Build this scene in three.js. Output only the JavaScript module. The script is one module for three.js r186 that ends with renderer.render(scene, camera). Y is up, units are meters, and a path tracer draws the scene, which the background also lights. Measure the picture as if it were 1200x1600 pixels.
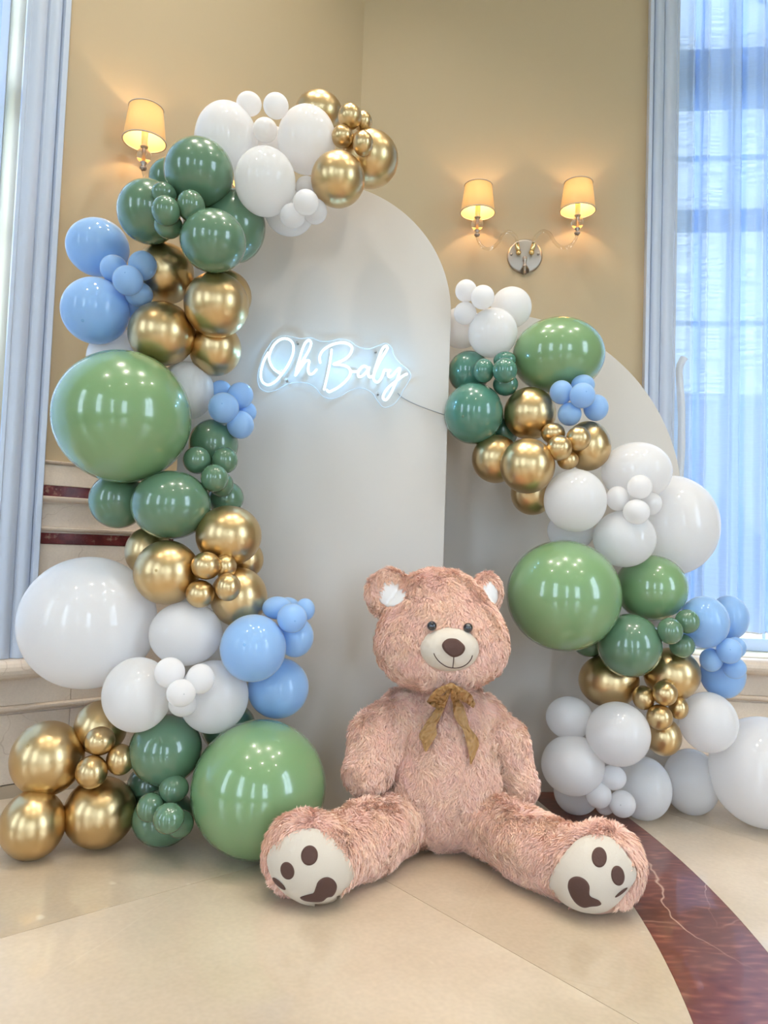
import * as THREE from 'three';
import { RoundedBoxGeometry } from 'three/addons/geometries/RoundedBoxGeometry.js';
import { MarchingCubes } from 'three/addons/objects/MarchingCubes.js';
import { MeshSurfaceSampler } from 'three/addons/math/MeshSurfaceSampler.js';
import { ImprovedNoise } from 'three/addons/math/ImprovedNoise.js';
import { mergeGeometries, mergeVertices } from 'three/addons/utils/BufferGeometryUtils.js';

// ------------------------------------------------------------------ camera, sky, exposure
const scene = new THREE.Scene();
const R = THREE.MathUtils.degToRad;
const camera = new THREE.PerspectiveCamera(2 * Math.atan(800 / 1155) * 180 / Math.PI, 3 / 4, 0.05, 120);
camera.position.set(0, 0.85, 0);
camera.rotation.order = 'YXZ';
camera.rotation.set(R(2.9), 0, R(2.0));
scene.add(camera);

scene.background = new THREE.Color().setRGB(0.64, 0.81, 1.0);   // overcast, bluish daylight
scene.backgroundIntensity = 12.5;

const renderer = new THREE.WebGLRenderer({ antialias: true });
renderer.toneMapping = THREE.LinearToneMapping;
renderer.toneMappingExposure = 0.89;
renderer.shadowMap.enabled = true;
renderer.shadowMap.type = THREE.PCFSoftShadowMap;

const DOWNLIGHT = 7.5, SCONCE = 0.15, NEON = 1.25;                    // candela of a ceiling light, a sconce bulb; the glow of the sign's tubes
const WARM = new THREE.Color().setRGB(1.0, 0.68, 0.36), CEIL = new THREE.Color().setRGB(1.0, 0.91, 0.79);

// ------------------------------------------------------------------ helpers
let seed = 7;
const rnd = () => { seed = (seed * 1664525 + 1013904223) >>> 0; return seed / 4294967296; };
const noise = new ImprovedNoise();
const names = {};
function numbered(n) { const k = names[n] = (names[n] ?? -1) + 1; return k ? `${n}_${String(k).padStart(3, '0')}` : n; }
function tag(o, label, category, group, kind) {
  if (label) o.userData.label = label;
  if (category) o.userData.category = category;
  if (group) o.userData.group = group;
  if (kind) o.userData.kind = kind;
  return o;
}
function thing(name, label, category, group) { const g = new THREE.Group(); g.name = numbered(name); scene.add(g); return tag(g, label, category, group); }
function struct(name) { const g = new THREE.Group(); g.name = name; scene.add(g); g.userData.kind = 'structure'; return g; }
function part(name, geo, mat, parent, label) {
  const m = new THREE.Mesh(geo, mat); m.name = name; m.castShadow = m.receiveShadow = true; parent.add(m);
  if (label) m.userData.label = label;
  return m;
}
const V = (x, y, z) => new THREE.Vector3(x, y, z);
const lathe = (pts, n = 32) => new THREE.LatheGeometry(pts.map(([x, y]) => new THREE.Vector2(x, y)), n);
const tube = (pts, r, n = 64, k = 8, closed = false) => new THREE.TubeGeometry(new THREE.CatmullRomCurve3(pts.map(p => p.isVector3 ? p : V(...p)), closed, 'catmullrom', 0.5), n, r, k, closed);
const box = (w, h, d, x, y, z, r = 0.003) => new RoundedBoxGeometry(w, h, d, 2, Math.min(r, w / 2.01, h / 2.01, d / 2.01)).translate(x, y, z);
const lin = (r, g, b) => new THREE.Color().setRGB(r, g, b);
const std = (name, o) => Object.assign(new THREE.MeshPhysicalMaterial(o), { name });

function texture(w, h, paint, srgb, rep) {                      // paint(u, v) -> [r, g, b] in 0..1, tiles when its noise does
  const d = new Uint8Array(w * h * 4);
  for (let j = 0; j < h; j++) for (let i = 0; i < w; i++) {
    const c = paint((i + 0.5) / w, (j + 0.5) / h), k = 4 * (j * w + i);
    for (let q = 0; q < 3; q++) d[k + q] = Math.max(0, Math.min(255, 255 * c[q])); d[k + 3] = 255;
  }
  const t = new THREE.DataTexture(d, w, h); t.wrapS = t.wrapT = THREE.RepeatWrapping; t.magFilter = THREE.LinearFilter; t.minFilter = THREE.LinearMipmapLinearFilter; t.generateMipmaps = true;
  if (srgb) t.colorSpace = THREE.SRGBColorSpace;
  if (rep) t.repeat.set(...rep);
  t.needsUpdate = true; return t;
}
// noise on a torus so that it tiles; f is cells across
function tile(u, v, f, o = 0) {
  const lerp = (a, b, t) => a + (b - a) * t, n = (x, y) => noise.noise(x, y, o);
  const x = u * f, y = v * f;
  return lerp(lerp(n(x, y), n(x - f, y), u), lerp(n(x, y - f), n(x - f, y - f), u), v);
}
const fbm = (u, v, f, o, k = 4) => { let s = 0, a = 1; for (let i = 0; i < k; i++) { s += a * tile(u, v, f << i, o + 7.3 * i); a *= 0.5; } return s; };
const mix3 = (a, b, t) => a.map((x, i) => x + (b[i] - x) * t), clamp = (x, a = 0, b = 1) => Math.min(b, Math.max(a, x));

// ------------------------------------------------------------------ surfaces
const beigeTex = texture(1024, 1024, (u, v) => {
  const cloud = 1.5 * fbm(u, v, 4, 1.7, 6), w = fbm(u, v, 5, 9.1, 3);
  let c = mix3([0.845, 0.775, 0.685], [0.76, 0.685, 0.585], clamp(0.5 + cloud * 0.9));
  c = mix3(c, [0.92, 0.87, 0.78], clamp(w * 1.2 - 0.25) * 0.7);
  // long thin cracks across the slab, running one way, broken and wandering
  const crack = (k, off, w, o) => { const L = u * k[0] + v * k[1] + off + 0.045 * fbm(u, v, 3, o, 6), d = Math.abs(L - Math.round(L)); return clamp(1 - d / w) * clamp(0.35 + 2.2 * fbm(u, v, 3, o + 4.4, 3)); };
  c = mix3(c, [0.58, 0.48, 0.38], crack([1, 0], 0.2, 0.0022, 21.3) * 0.6);
  c = mix3(c, [0.66, 0.57, 0.46], crack([1, 2], 0.6, 0.004, 33.1) * 0.45);
  c = mix3(c, [0.93, 0.89, 0.82], crack([2, -1], 0.1, 0.003, 43.1) * 0.3);
  c = mix3(c, [0.74, 0.68, 0.58], clamp(fbm(u, v, 9, 51.3, 4) * 1.8 - 0.3) * 0.6);
  const fleck = tile(u, v, 64, 5.5); c = mix3(c, [0.90, 0.86, 0.78], clamp(fleck * 6 - 3.1) * 0.8);
  const grain = (tile(u, v, 256, 2.2) + tile(u, v, 128, 8.8)) * 0.02;
  return c.map(x => x + grain);
}, true);
const rossoTex = texture(1024, 1024, (u, v) => {                 // streaks run along u
  const wob = 0.035 * fbm(u, v, 4, 4.4, 3), q = (v + wob + 1) % 1, base = fbm(u, q, 5, 2.1, 3);
  const st = noise.noise(u * 24, q * 84, 3) + 0.6 * noise.noise(u * 47, q * 150, 5.5);
  let c = mix3([0.47, 0.25, 0.19], [0.38, 0.175, 0.135], clamp(0.5 + base));
  c = mix3(c, [0.68, 0.44, 0.35], clamp(st * 1.2 - 0.1) * 0.65);
  c = mix3(c, [0.30, 0.12, 0.095], clamp(-st * 1.2 - 0.2) * 0.6);
  const crack = (k, off, w, o) => { const L = u * k[0] + v * k[1] + off + 0.16 * fbm(u, v, 3, o, 5), d = Math.abs(L - Math.round(L)); return clamp(1 - d / w) * clamp(0.3 + 2.4 * fbm(u, v, 3, o + 4.4, 3)); };
  c = mix3(c, [0.84, 0.75, 0.67], 0.85 * Math.max(crack([1, 0], 0.1, 0.005, 15.7), crack([0, 1], 0.3, 0.006, 71.2), crack([2, 1], 0.5, 0.003, 61.7)));
  return c;
}, true);
const brecciaTex = texture(512, 512, (u, v) => {
  const a = fbm(u, v, 6, 11.2, 4), b = Math.abs(fbm(u, v, 5, 4.9, 4));
  let c = mix3([0.46, 0.19, 0.19], [0.32, 0.12, 0.135], clamp(0.5 + a));
  c = mix3(c, [0.62, 0.52, 0.44], clamp(fbm(u, v, 8, 30.3, 3) * 4 - 0.9) * 0.85);
  return mix3(c, [0.66, 0.55, 0.48], clamp(1 - b / 0.012) * 0.6);
}, true);
const stoneTex = texture(512, 512, (u, v) => {
  const a = fbm(u, v, 3, 2.6, 5); let c = mix3([0.90, 0.84, 0.77], [0.84, 0.77, 0.70], clamp(0.5 + a));
  const vein = Math.abs(fbm(u, v, 2, 8.2, 5)); c = mix3(c, [0.70, 0.61, 0.53], clamp(1 - vein / 0.008) * 0.5);
  const pit = tile(u, v, 48, 1.1); c = mix3(c, [0.60, 0.52, 0.45], clamp(pit * 7 - 3.6) * 0.6);
  const g = tile(u, v, 128, 3.3) * 0.03; return c.map(x => x + g);
}, true);
const plasterBump = texture(512, 512, (u, v) => { const g = 0.5 + 0.35 * fbm(u, v, 16, 5.1, 4); return [g, g, g]; });
const fabricBump = texture(512, 512, (u, v) => { const g = 0.5 + 0.25 * Math.sin(u * 6.283 * 96) * Math.sin(v * 6.283 * 96) + 0.3 * tile(u, v, 40, 3); return [g, g, g]; });
const sheerTex = texture(1024, 1024, (u, v) => {                 // green channel: how dense the weave is; slubs run across
  const q = v + 0.008 * fbm(u, v, 4, 2.2, 2), wrap = (q + 1) % 1;
  const slub = noise.noise(u * 10, wrap * 130, 7) * 0.7 + noise.noise(u * 22, wrap * 230, 3) * 0.4;
  const thread = 0.06 * Math.sin(u * 6.283 * 180);
  const g = clamp(0.974 + 0.05 * slub + 0.1 * thread, 0.88, 0.999); return [g, g, g];
});

const M = {
  plaster: std('plaster', { color: lin(0.50, 0.40, 0.255), roughness: 0.62, bumpMap: plasterBump, bumpScale: 0.0006 }),
  ceiling: std('ceiling paint', { color: lin(0.78, 0.74, 0.66), roughness: 0.8 }),
  trimWhite: std('white painted wood', { color: lin(0.54, 0.61, 0.74), roughness: 0.35 }),  // white paint; the blue cast of the window light is in its colour
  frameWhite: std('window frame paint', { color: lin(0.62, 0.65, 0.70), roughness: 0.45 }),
  beige: std('polished beige marble', { map: beigeTex, roughness: 0.3, clearcoat: 0.75, clearcoatRoughness: 0.07 }),
  rosso: std('polished red marble', { map: rossoTex, roughness: 0.3, clearcoat: 0.5, clearcoatRoughness: 0.05 }),
  breccia: std('veined red marble', { map: brecciaTex, roughness: 0.22 }),
  stone: std('honed cream stone', { map: stoneTex, roughness: 0.38 }),
  grout: std('grout', { color: lin(0.30, 0.25, 0.19), roughness: 0.9 }),
  panel: std('grey painted panel', { color: lin(0.60, 0.555, 0.50), roughness: 0.5, bumpMap: plasterBump, bumpScale: 0.0002 }),
  glassPane: std('window glass', { color: lin(1, 1, 1), roughness: 0, transmission: 1, thickness: 0, ior: 1.5 }),
  sheer: std('sheer curtain voile', { color: lin(0.52, 0.69, 0.97), roughness: 1, transmission: 0.12, thickness: 0, transparent: true, opacity: 1, alphaMap: sheerTex, side: THREE.DoubleSide }),  // blue of the daylight is tinted into the cloth
  hem: std('folded curtain edge', { color: lin(0.85, 0.87, 0.9), roughness: 1, transmission: 0.3, thickness: 0, side: THREE.DoubleSide }),
  nickel: std('brushed nickel', { color: lin(0.46, 0.42, 0.38), metalness: 1, roughness: 0.38 }),
  brass: std('polished brass', { color: lin(0.80, 0.62, 0.30), metalness: 1, roughness: 0.2 }),
  clear: std('clear glass', { color: lin(0.93, 0.90, 0.84), roughness: 0.03, transmission: 1, thickness: 0.01, ior: 1.5 }),
  shade: std('linen lamp shade', { color: lin(0.70, 0.48, 0.22), roughness: 1, transmission: 0.105, thickness: 0, side: THREE.DoubleSide, bumpMap: fabricBump, bumpScale: 0.0004 }),
  shadeTrim: std('lamp shade binding', { color: lin(0.55, 0.46, 0.36), roughness: 0.9 }),
  candle: std('ivory candle sleeve', { color: lin(0.80, 0.66, 0.44), roughness: 0.6 }),
  bulb: std('lit bulb', { color: lin(1, 0.9, 0.7), emissive: WARM, emissiveIntensity: 5 }),
  ceilGlow: std('lit ceiling lens', { color: lin(1, 1, 1), emissive: CEIL, emissiveIntensity: 40 }),
  neon: std('neon tube', { color: lin(0.9, 0.97, 1), roughness: 0.4, emissive: lin(0.62, 0.88, 1.0), emissiveIntensity: NEON }),
  acrylic: std('clear acrylic', { color: lin(0.96, 0.98, 1), roughness: 0.04, transmission: 1, thickness: 0, ior: 1.49, specularIntensity: 0.1, side: THREE.DoubleSide }),
  acrylicEdge: std('frosted acrylic edge', { color: lin(0.85, 0.93, 0.98), roughness: 0.35, transmission: 0.4, thickness: 0 }),
  cable: std('grey cable', { color: lin(0.30, 0.30, 0.31), roughness: 0.5 }),
  latexGreen: std('sage green latex', { color: lin(0.105, 0.205, 0.125), roughness: 0.24, clearcoat: 0.7, clearcoatRoughness: 0.06 }),
  latexGreenBig: std('stretched sage green latex', { color: lin(0.185, 0.32, 0.150), roughness: 0.22, clearcoat: 0.7, clearcoatRoughness: 0.06 }),
  latexGreenNeonTint: std('neon tinted green latex', { color: lin(0.075, 0.215, 0.155), roughness: 0.24, clearcoat: 0.7, clearcoatRoughness: 0.06 }),  // same green latex, with the neon sign's blue light mixed into the colour
  latexBlue: std('pale blue latex', { color: lin(0.37, 0.62, 0.95), roughness: 1, transmission: 0.35, thickness: 0, clearcoat: 1, clearcoatRoughness: 0.1 }),
  latexWhite: std('white latex', { color: lin(0.93, 0.92, 0.92), roughness: 1, transmission: 0.5, thickness: 0, clearcoat: 1, clearcoatRoughness: 0.09 }),
  chromeGold: std('chrome gold latex', { color: lin(0.62, 0.455, 0.24), metalness: 1, roughness: 0.32 }),
  latexGreenTip: std('thick green latex tip', { color: lin(0.085, 0.17, 0.105), roughness: 0.35 }),
  latexBlueTip: std('thick blue latex tip', { color: lin(0.22, 0.44, 0.78), roughness: 0.35 }),
  latexWhiteTip: std('thick white latex tip', { color: lin(0.68, 0.68, 0.68), roughness: 0.35 }),
  chromeGoldTip: std('thick gold latex tip', { color: lin(0.50, 0.35, 0.16), metalness: 1, roughness: 0.4 }),
  plush: std('plush backing', { color: lin(0.62, 0.40, 0.31), roughness: 1 }),
  fur: std('pink plush fur', { color: lin(1, 1, 1), roughness: 1, transmission: 0.12, thickness: 0, sheen: 0.5, sheenColor: lin(1, 0.85, 0.75), sheenRoughness: 0.5, side: THREE.DoubleSide }),
  cream: std('cream velour', { color: lin(0.62, 0.55, 0.46), roughness: 0.9, sheen: 0.3, sheenColor: lin(1, 0.95, 0.85), bumpMap: fabricBump, bumpScale: 0.0005 }),
  satin: std('white satin', { color: lin(0.80, 0.79, 0.78), roughness: 0.45, sheen: 0.5, sheenColor: lin(1, 1, 1) }),
  brown: std('brown velour', { color: lin(0.085, 0.040, 0.030), roughness: 0.8, sheen: 0.4, sheenColor: lin(0.5, 0.35, 0.3), bumpMap: fabricBump, bumpScale: 0.0005 }),
  thread: std('brown stitching', { color: lin(0.07, 0.035, 0.03), roughness: 0.8 }),
  eye: std('glossy black eye', { color: lin(0.010, 0.011, 0.018), roughness: 0.08, clearcoat: 1, clearcoatRoughness: 0.02 }),
  ribbon: std('bronze satin ribbon', { color: lin(0.42, 0.23, 0.082), roughness: 0.42, sheen: 0.6, sheenColor: lin(0.9, 0.65, 0.3), side: THREE.DoubleSide }),
  grass: std('lawn', { color: lin(0.10, 0.16, 0.06), roughness: 1 }),
  leaf: std('tree leaves', { color: lin(0.07, 0.14, 0.05), roughness: 0.8, side: THREE.DoubleSide }),
  bark: std('bark', { color: lin(0.12, 0.09, 0.06), roughness: 0.9 }),
};

// ------------------------------------------------------------------ the room
// Corners in plan (x, z), seen from inside from left to right. The diagonal wall on the left meets the back wall at CORNER.
const CORNER = [-0.183, -3.52], DL = [Math.cos(R(40)), -Math.sin(R(40))], DB = [Math.cos(R(7)), Math.sin(R(7))];
const LEN_L = 3.7, LEN_B = 4.4, CEILING = 4.4, DEEP = 0.3;
const LEFT_END = [CORNER[0] - LEN_L * DL[0], CORNER[1] - LEN_L * DL[1]], RIGHT_END = [CORNER[0] + LEN_B * DB[0], CORNER[1] + LEN_B * DB[1]];
const PLAN = [LEFT_END, CORNER, RIGHT_END, [4.2, 6.2], [0.3, 6.2], [-4.9, 0.2]];

function wall(name, a, b, holes) {                              // a group whose x runs along the wall, y up, z into the room
  const g = struct(name), dx = b[0] - a[0], dz = b[1] - a[1], len = Math.hypot(dx, dz), e = 0.16;
  g.position.set(a[0], 0, a[1]); g.rotation.y = Math.atan2(-dz, dx);
  const s = new THREE.Shape([[-e, -0.1], [len + e, -0.1], [len + e, CEILING + 0.1], [-e, CEILING + 0.1]].map(p => new THREE.Vector2(...p)));
  for (const [x0, x1, y0, y1] of holes) s.holes.push(new THREE.Path([[x0, y0], [x0, y1], [x1, y1], [x1, y0]].map(p => new THREE.Vector2(...p))));
  part('plaster', new THREE.ExtrudeGeometry(s, { depth: DEEP, bevelEnabled: false }).translate(0, 0, -DEEP), M.plaster, g);
  return g;
}
const OPEN_L = [0.55, LEN_L - 1.51, 0.43, 4.05], OPEN_B = [1.496, 2.95, 0.43, 4.05];
const wallLeft = wall('wall_left', LEFT_END, CORNER, [OPEN_L]);
const wallBack = wall('wall_back', CORNER, RIGHT_END, [OPEN_B]);
const FILL_RIGHT = [[3.0, 4.6, 0.45, 4.1]];  // unseen window, added to throw light on the right side
const wallRight = wall('wall_right', RIGHT_END, PLAN[3], FILL_RIGHT);
const FILL_BACK = [[0.9, 2.3, 0.45, 4.1]], wallFar = wall('wall_rear', PLAN[3], PLAN[4], FILL_BACK);  // unseen rear window, added as fill light for the low parts
const REAR = [[0.3, 1.5], [3.6, 4.6], [6.6, 7.3]].map(([a, b]) => [a, b, 0.45, 3.95]);
const wallRear = wall('wall_rear_left', PLAN[4], PLAN[5], REAR);
const wallSide = wall('wall_side', PLAN[5], LEFT_END, []);

{
  const s = new THREE.Shape(PLAN.map(([x, z]) => new THREE.Vector2(x, -z)));
  const c = struct('ceiling');
  part('plasterboard', new THREE.ExtrudeGeometry(s, { depth: 0.2, bevelEnabled: false }).rotateX(-Math.PI / 2).translate(0, CEILING, 0), M.ceiling, c);
}

// -- floor: beige slabs on a grid turned with the diagonal wall, cut by a ring of red marble
{
  const f = struct('floor'), RC = [-2.455, -1.92], RI = 3.100, RO = 3.337, T = 0.03;
  const base = new THREE.Shape(PLAN.map(([x, z]) => new THREE.Vector2(x, -z)));
  part('grout_bed', new THREE.ExtrudeGeometry(base, { depth: 0.1, bevelEnabled: false }).rotateX(-Math.PI / 2).translate(0, -0.1 - 0.003, 0), M.grout, f);
  const clipHalf = (poly, a, b) => {                            // keep what lies on the room's side of the wall a-b
    const side = p => (b[0] - a[0]) * (p[1] - a[1]) - (b[1] - a[1]) * (p[0] - a[0]), out = [];
    poly.forEach((p, i) => { const q = poly[(i + 1) % poly.length], s = side(p), t = side(q); if (s >= 0) out.push(p); if ((s >= 0) !== (t >= 0)) { const k = s / (s - t); out.push([p[0] + k * (q[0] - p[0]), p[1] + k * (q[1] - p[1])]); } });
    return out;
  };
  const clipCircle = (poly, r, inside) => {                     // the part of poly inside or outside the circle round RC
    const keep = p => (Math.hypot(p[0] - RC[0], p[1] - RC[1]) <= r) === inside, out = []; let crossings = [];
    poly.forEach((p, i) => {
      const q = poly[(i + 1) % poly.length];
      if (keep(p)) out.push({ p });
      const dx = q[0] - p[0], dz = q[1] - p[1], ox = p[0] - RC[0], oz = p[1] - RC[1], A = dx * dx + dz * dz, B = ox * dx + oz * dz, C = ox * ox + oz * oz - r * r, D = B * B - A * C;
      if (D > 0) for (const k of [(-B - Math.sqrt(D)) / A, (-B + Math.sqrt(D)) / A]) if (k > 1e-9 && k < 1 - 1e-9) { const x = [p[0] + k * dx, p[1] + k * dz]; out.push({ p: x, cut: true }); }
    });
    const res = [];
    out.forEach((o, i) => {
      res.push(o.p); const n = out[(i + 1) % out.length];
      if (o.cut && n.cut) { const mid = [(o.p[0] + n.p[0]) / 2, (o.p[1] + n.p[1]) / 2]; const a0 = Math.atan2(o.p[1] - RC[1], o.p[0] - RC[0]), a1 = Math.atan2(n.p[1] - RC[1], n.p[0] - RC[0]); if (Math.abs(a1 - a0) < 1) for (let k = 1; k < 24; k++) { const a = a0 + (a1 - a0) * k / 24; res.push([RC[0] + r * Math.cos(a), RC[1] + r * Math.sin(a)]); } }
    });
    return res;
  };
  const slab = (poly, mat, uvOff, uvTurn = 0, name = 'marble_slab', scale = 2.4) => {
    if (poly.length < 3) return;
    const area = Math.abs(poly.reduce((s, p, i) => { const q = poly[(i + 1) % poly.length]; return s + p[0] * q[1] - q[0] * p[1]; }, 0) / 2);
    if (area < 0.004) return;
    const g = new THREE.ExtrudeGeometry(new THREE.Shape(poly.map(([x, z]) => new THREE.Vector2(x, -z))), { depth: T, bevelEnabled: false }).rotateX(-Math.PI / 2).translate(0, -T, 0);
    const P = g.attributes.position, U = g.attributes.uv, c = Math.cos(uvTurn), s = Math.sin(uvTurn);
    for (let i = 0; i < P.count; i++) { const x = P.getX(i) / scale, z = P.getZ(i) / scale; U.setXY(i, c * x - s * z + uvOff[0], s * x + c * z + uvOff[1]); }
    part(name, g, mat, f);
  };
  const e = [DL[0], DL[1]], n = [-DL[1], DL[0]], S = 1.1, gap = 0.0007;   // n = (sin40, cos40)
  for (let i = -9; i <= 9; i++) for (let j = -9; j <= 9; j++) {
    const u0 = 1.28 + S * i + gap, u1 = 1.28 + S * (i + 1) - gap, v0 = -1.735 + S * j + gap, v1 = -1.735 + S * (j + 1) - gap;
    let poly = [[u0, v0], [u0, v1], [u1, v1], [u1, v0]].map(([u, v]) => [u * e[0] + v * n[0], u * e[1] + v * n[1]]);
    for (let k = 0; k < PLAN.length && poly.length; k++) poly = clipHalf(poly, PLAN[k], PLAN[(k + 1) % PLAN.length]);
    if (poly.length < 3) continue;
    const mine = j === 0 && (i === -1 || i === -2), off = [mine ? 0.419 : rnd(), rnd()], turn = R(-50) + (rnd() < 0.5 && !mine ? Math.PI : 0);
    slab(clipCircle(poly, RI - gap, true), M.beige, off, turn);
    slab(clipCircle(poly, RO + gap, false), M.beige, [off[0] + 0.31, off[1]], turn);
  }
  const step = R(20);
  for (let a = R(-50); a < R(60); a += step) {                   // the ring's pieces
    const poly = [], a1 = a + step - 0.0005;
    for (let k = 0; k <= 28; k++) { const t = a + (a1 - a) * k / 28; poly.push([RC[0] + RO * Math.cos(t), RC[1] + RO * Math.sin(t)]); }
    for (let k = 28; k >= 0; k--) { const t = a + (a1 - a) * k / 28; poly.push([RC[0] + RI * Math.cos(t), RC[1] + RI * Math.sin(t)]); }
    let p = poly; for (let k = 0; k < PLAN.length; k++) p = clipHalf(p, PLAN[k], PLAN[(k + 1) % PLAN.length]);
    slab(p, M.rosso, [0.13 + rnd(), 0.4 + rnd()], 0, 'red_marble_piece', 1.3);
  }
}

// -- stone wainscot: a base with a rail, then cream courses, mouldings and two strips of red marble
function extrudeAlong(profile, x0, x1) {                        // profile (z out of the wall, y) swept along x
  const s = new THREE.Shape(profile.map(([z, y]) => new THREE.Vector2(z, y)));
  const g = new THREE.ExtrudeGeometry(s, { depth: x1 - x0, bevelEnabled: false, curveSegments: 6 });
  g.applyMatrix4(new THREE.Matrix4().makeBasis(V(0, 0, 1), V(0, 1, 0), V(1, 0, 0))); // shape x -> z, depth -> x (mirrored: fixed below)
  const ix = g.index; if (ix) for (let i = 0; i < ix.count; i += 3) { const a = ix.getX(i); ix.setX(i, ix.getX(i + 1)); ix.setX(i + 1, a); }
  else for (const k in g.attributes) { const A = g.attributes[k], n = A.itemSize; for (let i = 0; i < A.count; i += 3) for (let c = 0; c < n; c++) { const t = A.array[i * n + c]; A.array[i * n + c] = A.array[(i + 1) * n + c]; A.array[(i + 1) * n + c] = t; } }
  g.translate(x0, 0, 0); g.computeVertexNormals();
  return g;
}
const ogee = (y0, y1, out, back = 0) => { const p = [[back, y0], [out * 0.45 + back, y0]], h = y1 - y0; for (let k = 0; k <= 8; k++) { const a = k / 8 * Math.PI / 2; p.push([back + out * (0.45 + 0.55 * Math.sin(a)), y0 + h * (0.25 + 0.5 * (1 - Math.cos(a)))]); } p.push([back + out, y1 - h * 0.12], [back + out * 0.8, y1], [back, y1]); return p; };
const stoneUV = (g, sc = 0.8) => { const P = g.attributes.position, U = g.attributes.uv, o = [rnd(), rnd()]; for (let i = 0; i < P.count; i++) U.setXY(i, P.getX(i) / sc + o[0], (P.getY(i) + P.getZ(i)) / sc + o[1]); return g; };
function course(g, name, y0, y1, d, x0, x1, mat, piece) {        // blocks side by side
  const n = Math.max(1, Math.round((x1 - x0) / piece)), w = (x1 - x0) / n;
  for (let k = 0; k < n; k++) part(name, stoneUV(box(w - 0.0015, y1 - y0 - 0.001, d + 0.02, x0 + (k + 0.5) * w, (y0 + y1) / 2, d / 2 - 0.01, 0.0015), mat === M.breccia ? 0.22 : 0.8), mat, g);
}
function mould(g, name, y0, y1, out, x0, x1) { part(name, stoneUV(extrudeAlong(ogee(y0, y1, out), x0, x1)), M.stone, g); }
function wainscot(g, len, open) {
  course(g, 'stone_block', 0, 0.238, 0.03, 0, len, M.stone, 1.2);
  mould(g, 'stone_rail', 0.238, 0.268, 0.05, 0, len);
  course(g, 'stone_block', 0.268, 0.362, 0.03, 0, len, M.stone, 1.4);
  for (const [x0, x1] of [[0, open[0] - 0.14], [open[1] + 0.14, len]]) {
    course(g, 'stone_block', 0.362, 0.828, 0.018, x0, x1, M.stone, 1.0);
    course(g, 'red_marble_strip', 0.828, 0.868, 0.02, x0, x1, M.breccia, 0.5);
    mould(g, 'stone_moulding', 0.868, 0.889, 0.032, x0, x1);
    course(g, 'stone_block', 0.889, 0.972, 0.018, x0, x1, M.stone, 1.0);
    mould(g, 'stone_moulding', 0.972, 0.999, 0.036, x0, x1);
    course(g, 'red_marble_strip', 0.999, 1.038, 0.02, x0, x1, M.breccia, 0.5);
    course(g, 'stone_block', 1.038, 1.113, 0.018, x0, x1, M.stone, 1.0);
    mould(g, 'stone_moulding', 1.113, 1.127, 0.026, x0, x1);
  }
}
wainscot(wallLeft, LEN_L, OPEN_L);
wainscot(wallBack, LEN_B, OPEN_B);

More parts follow.
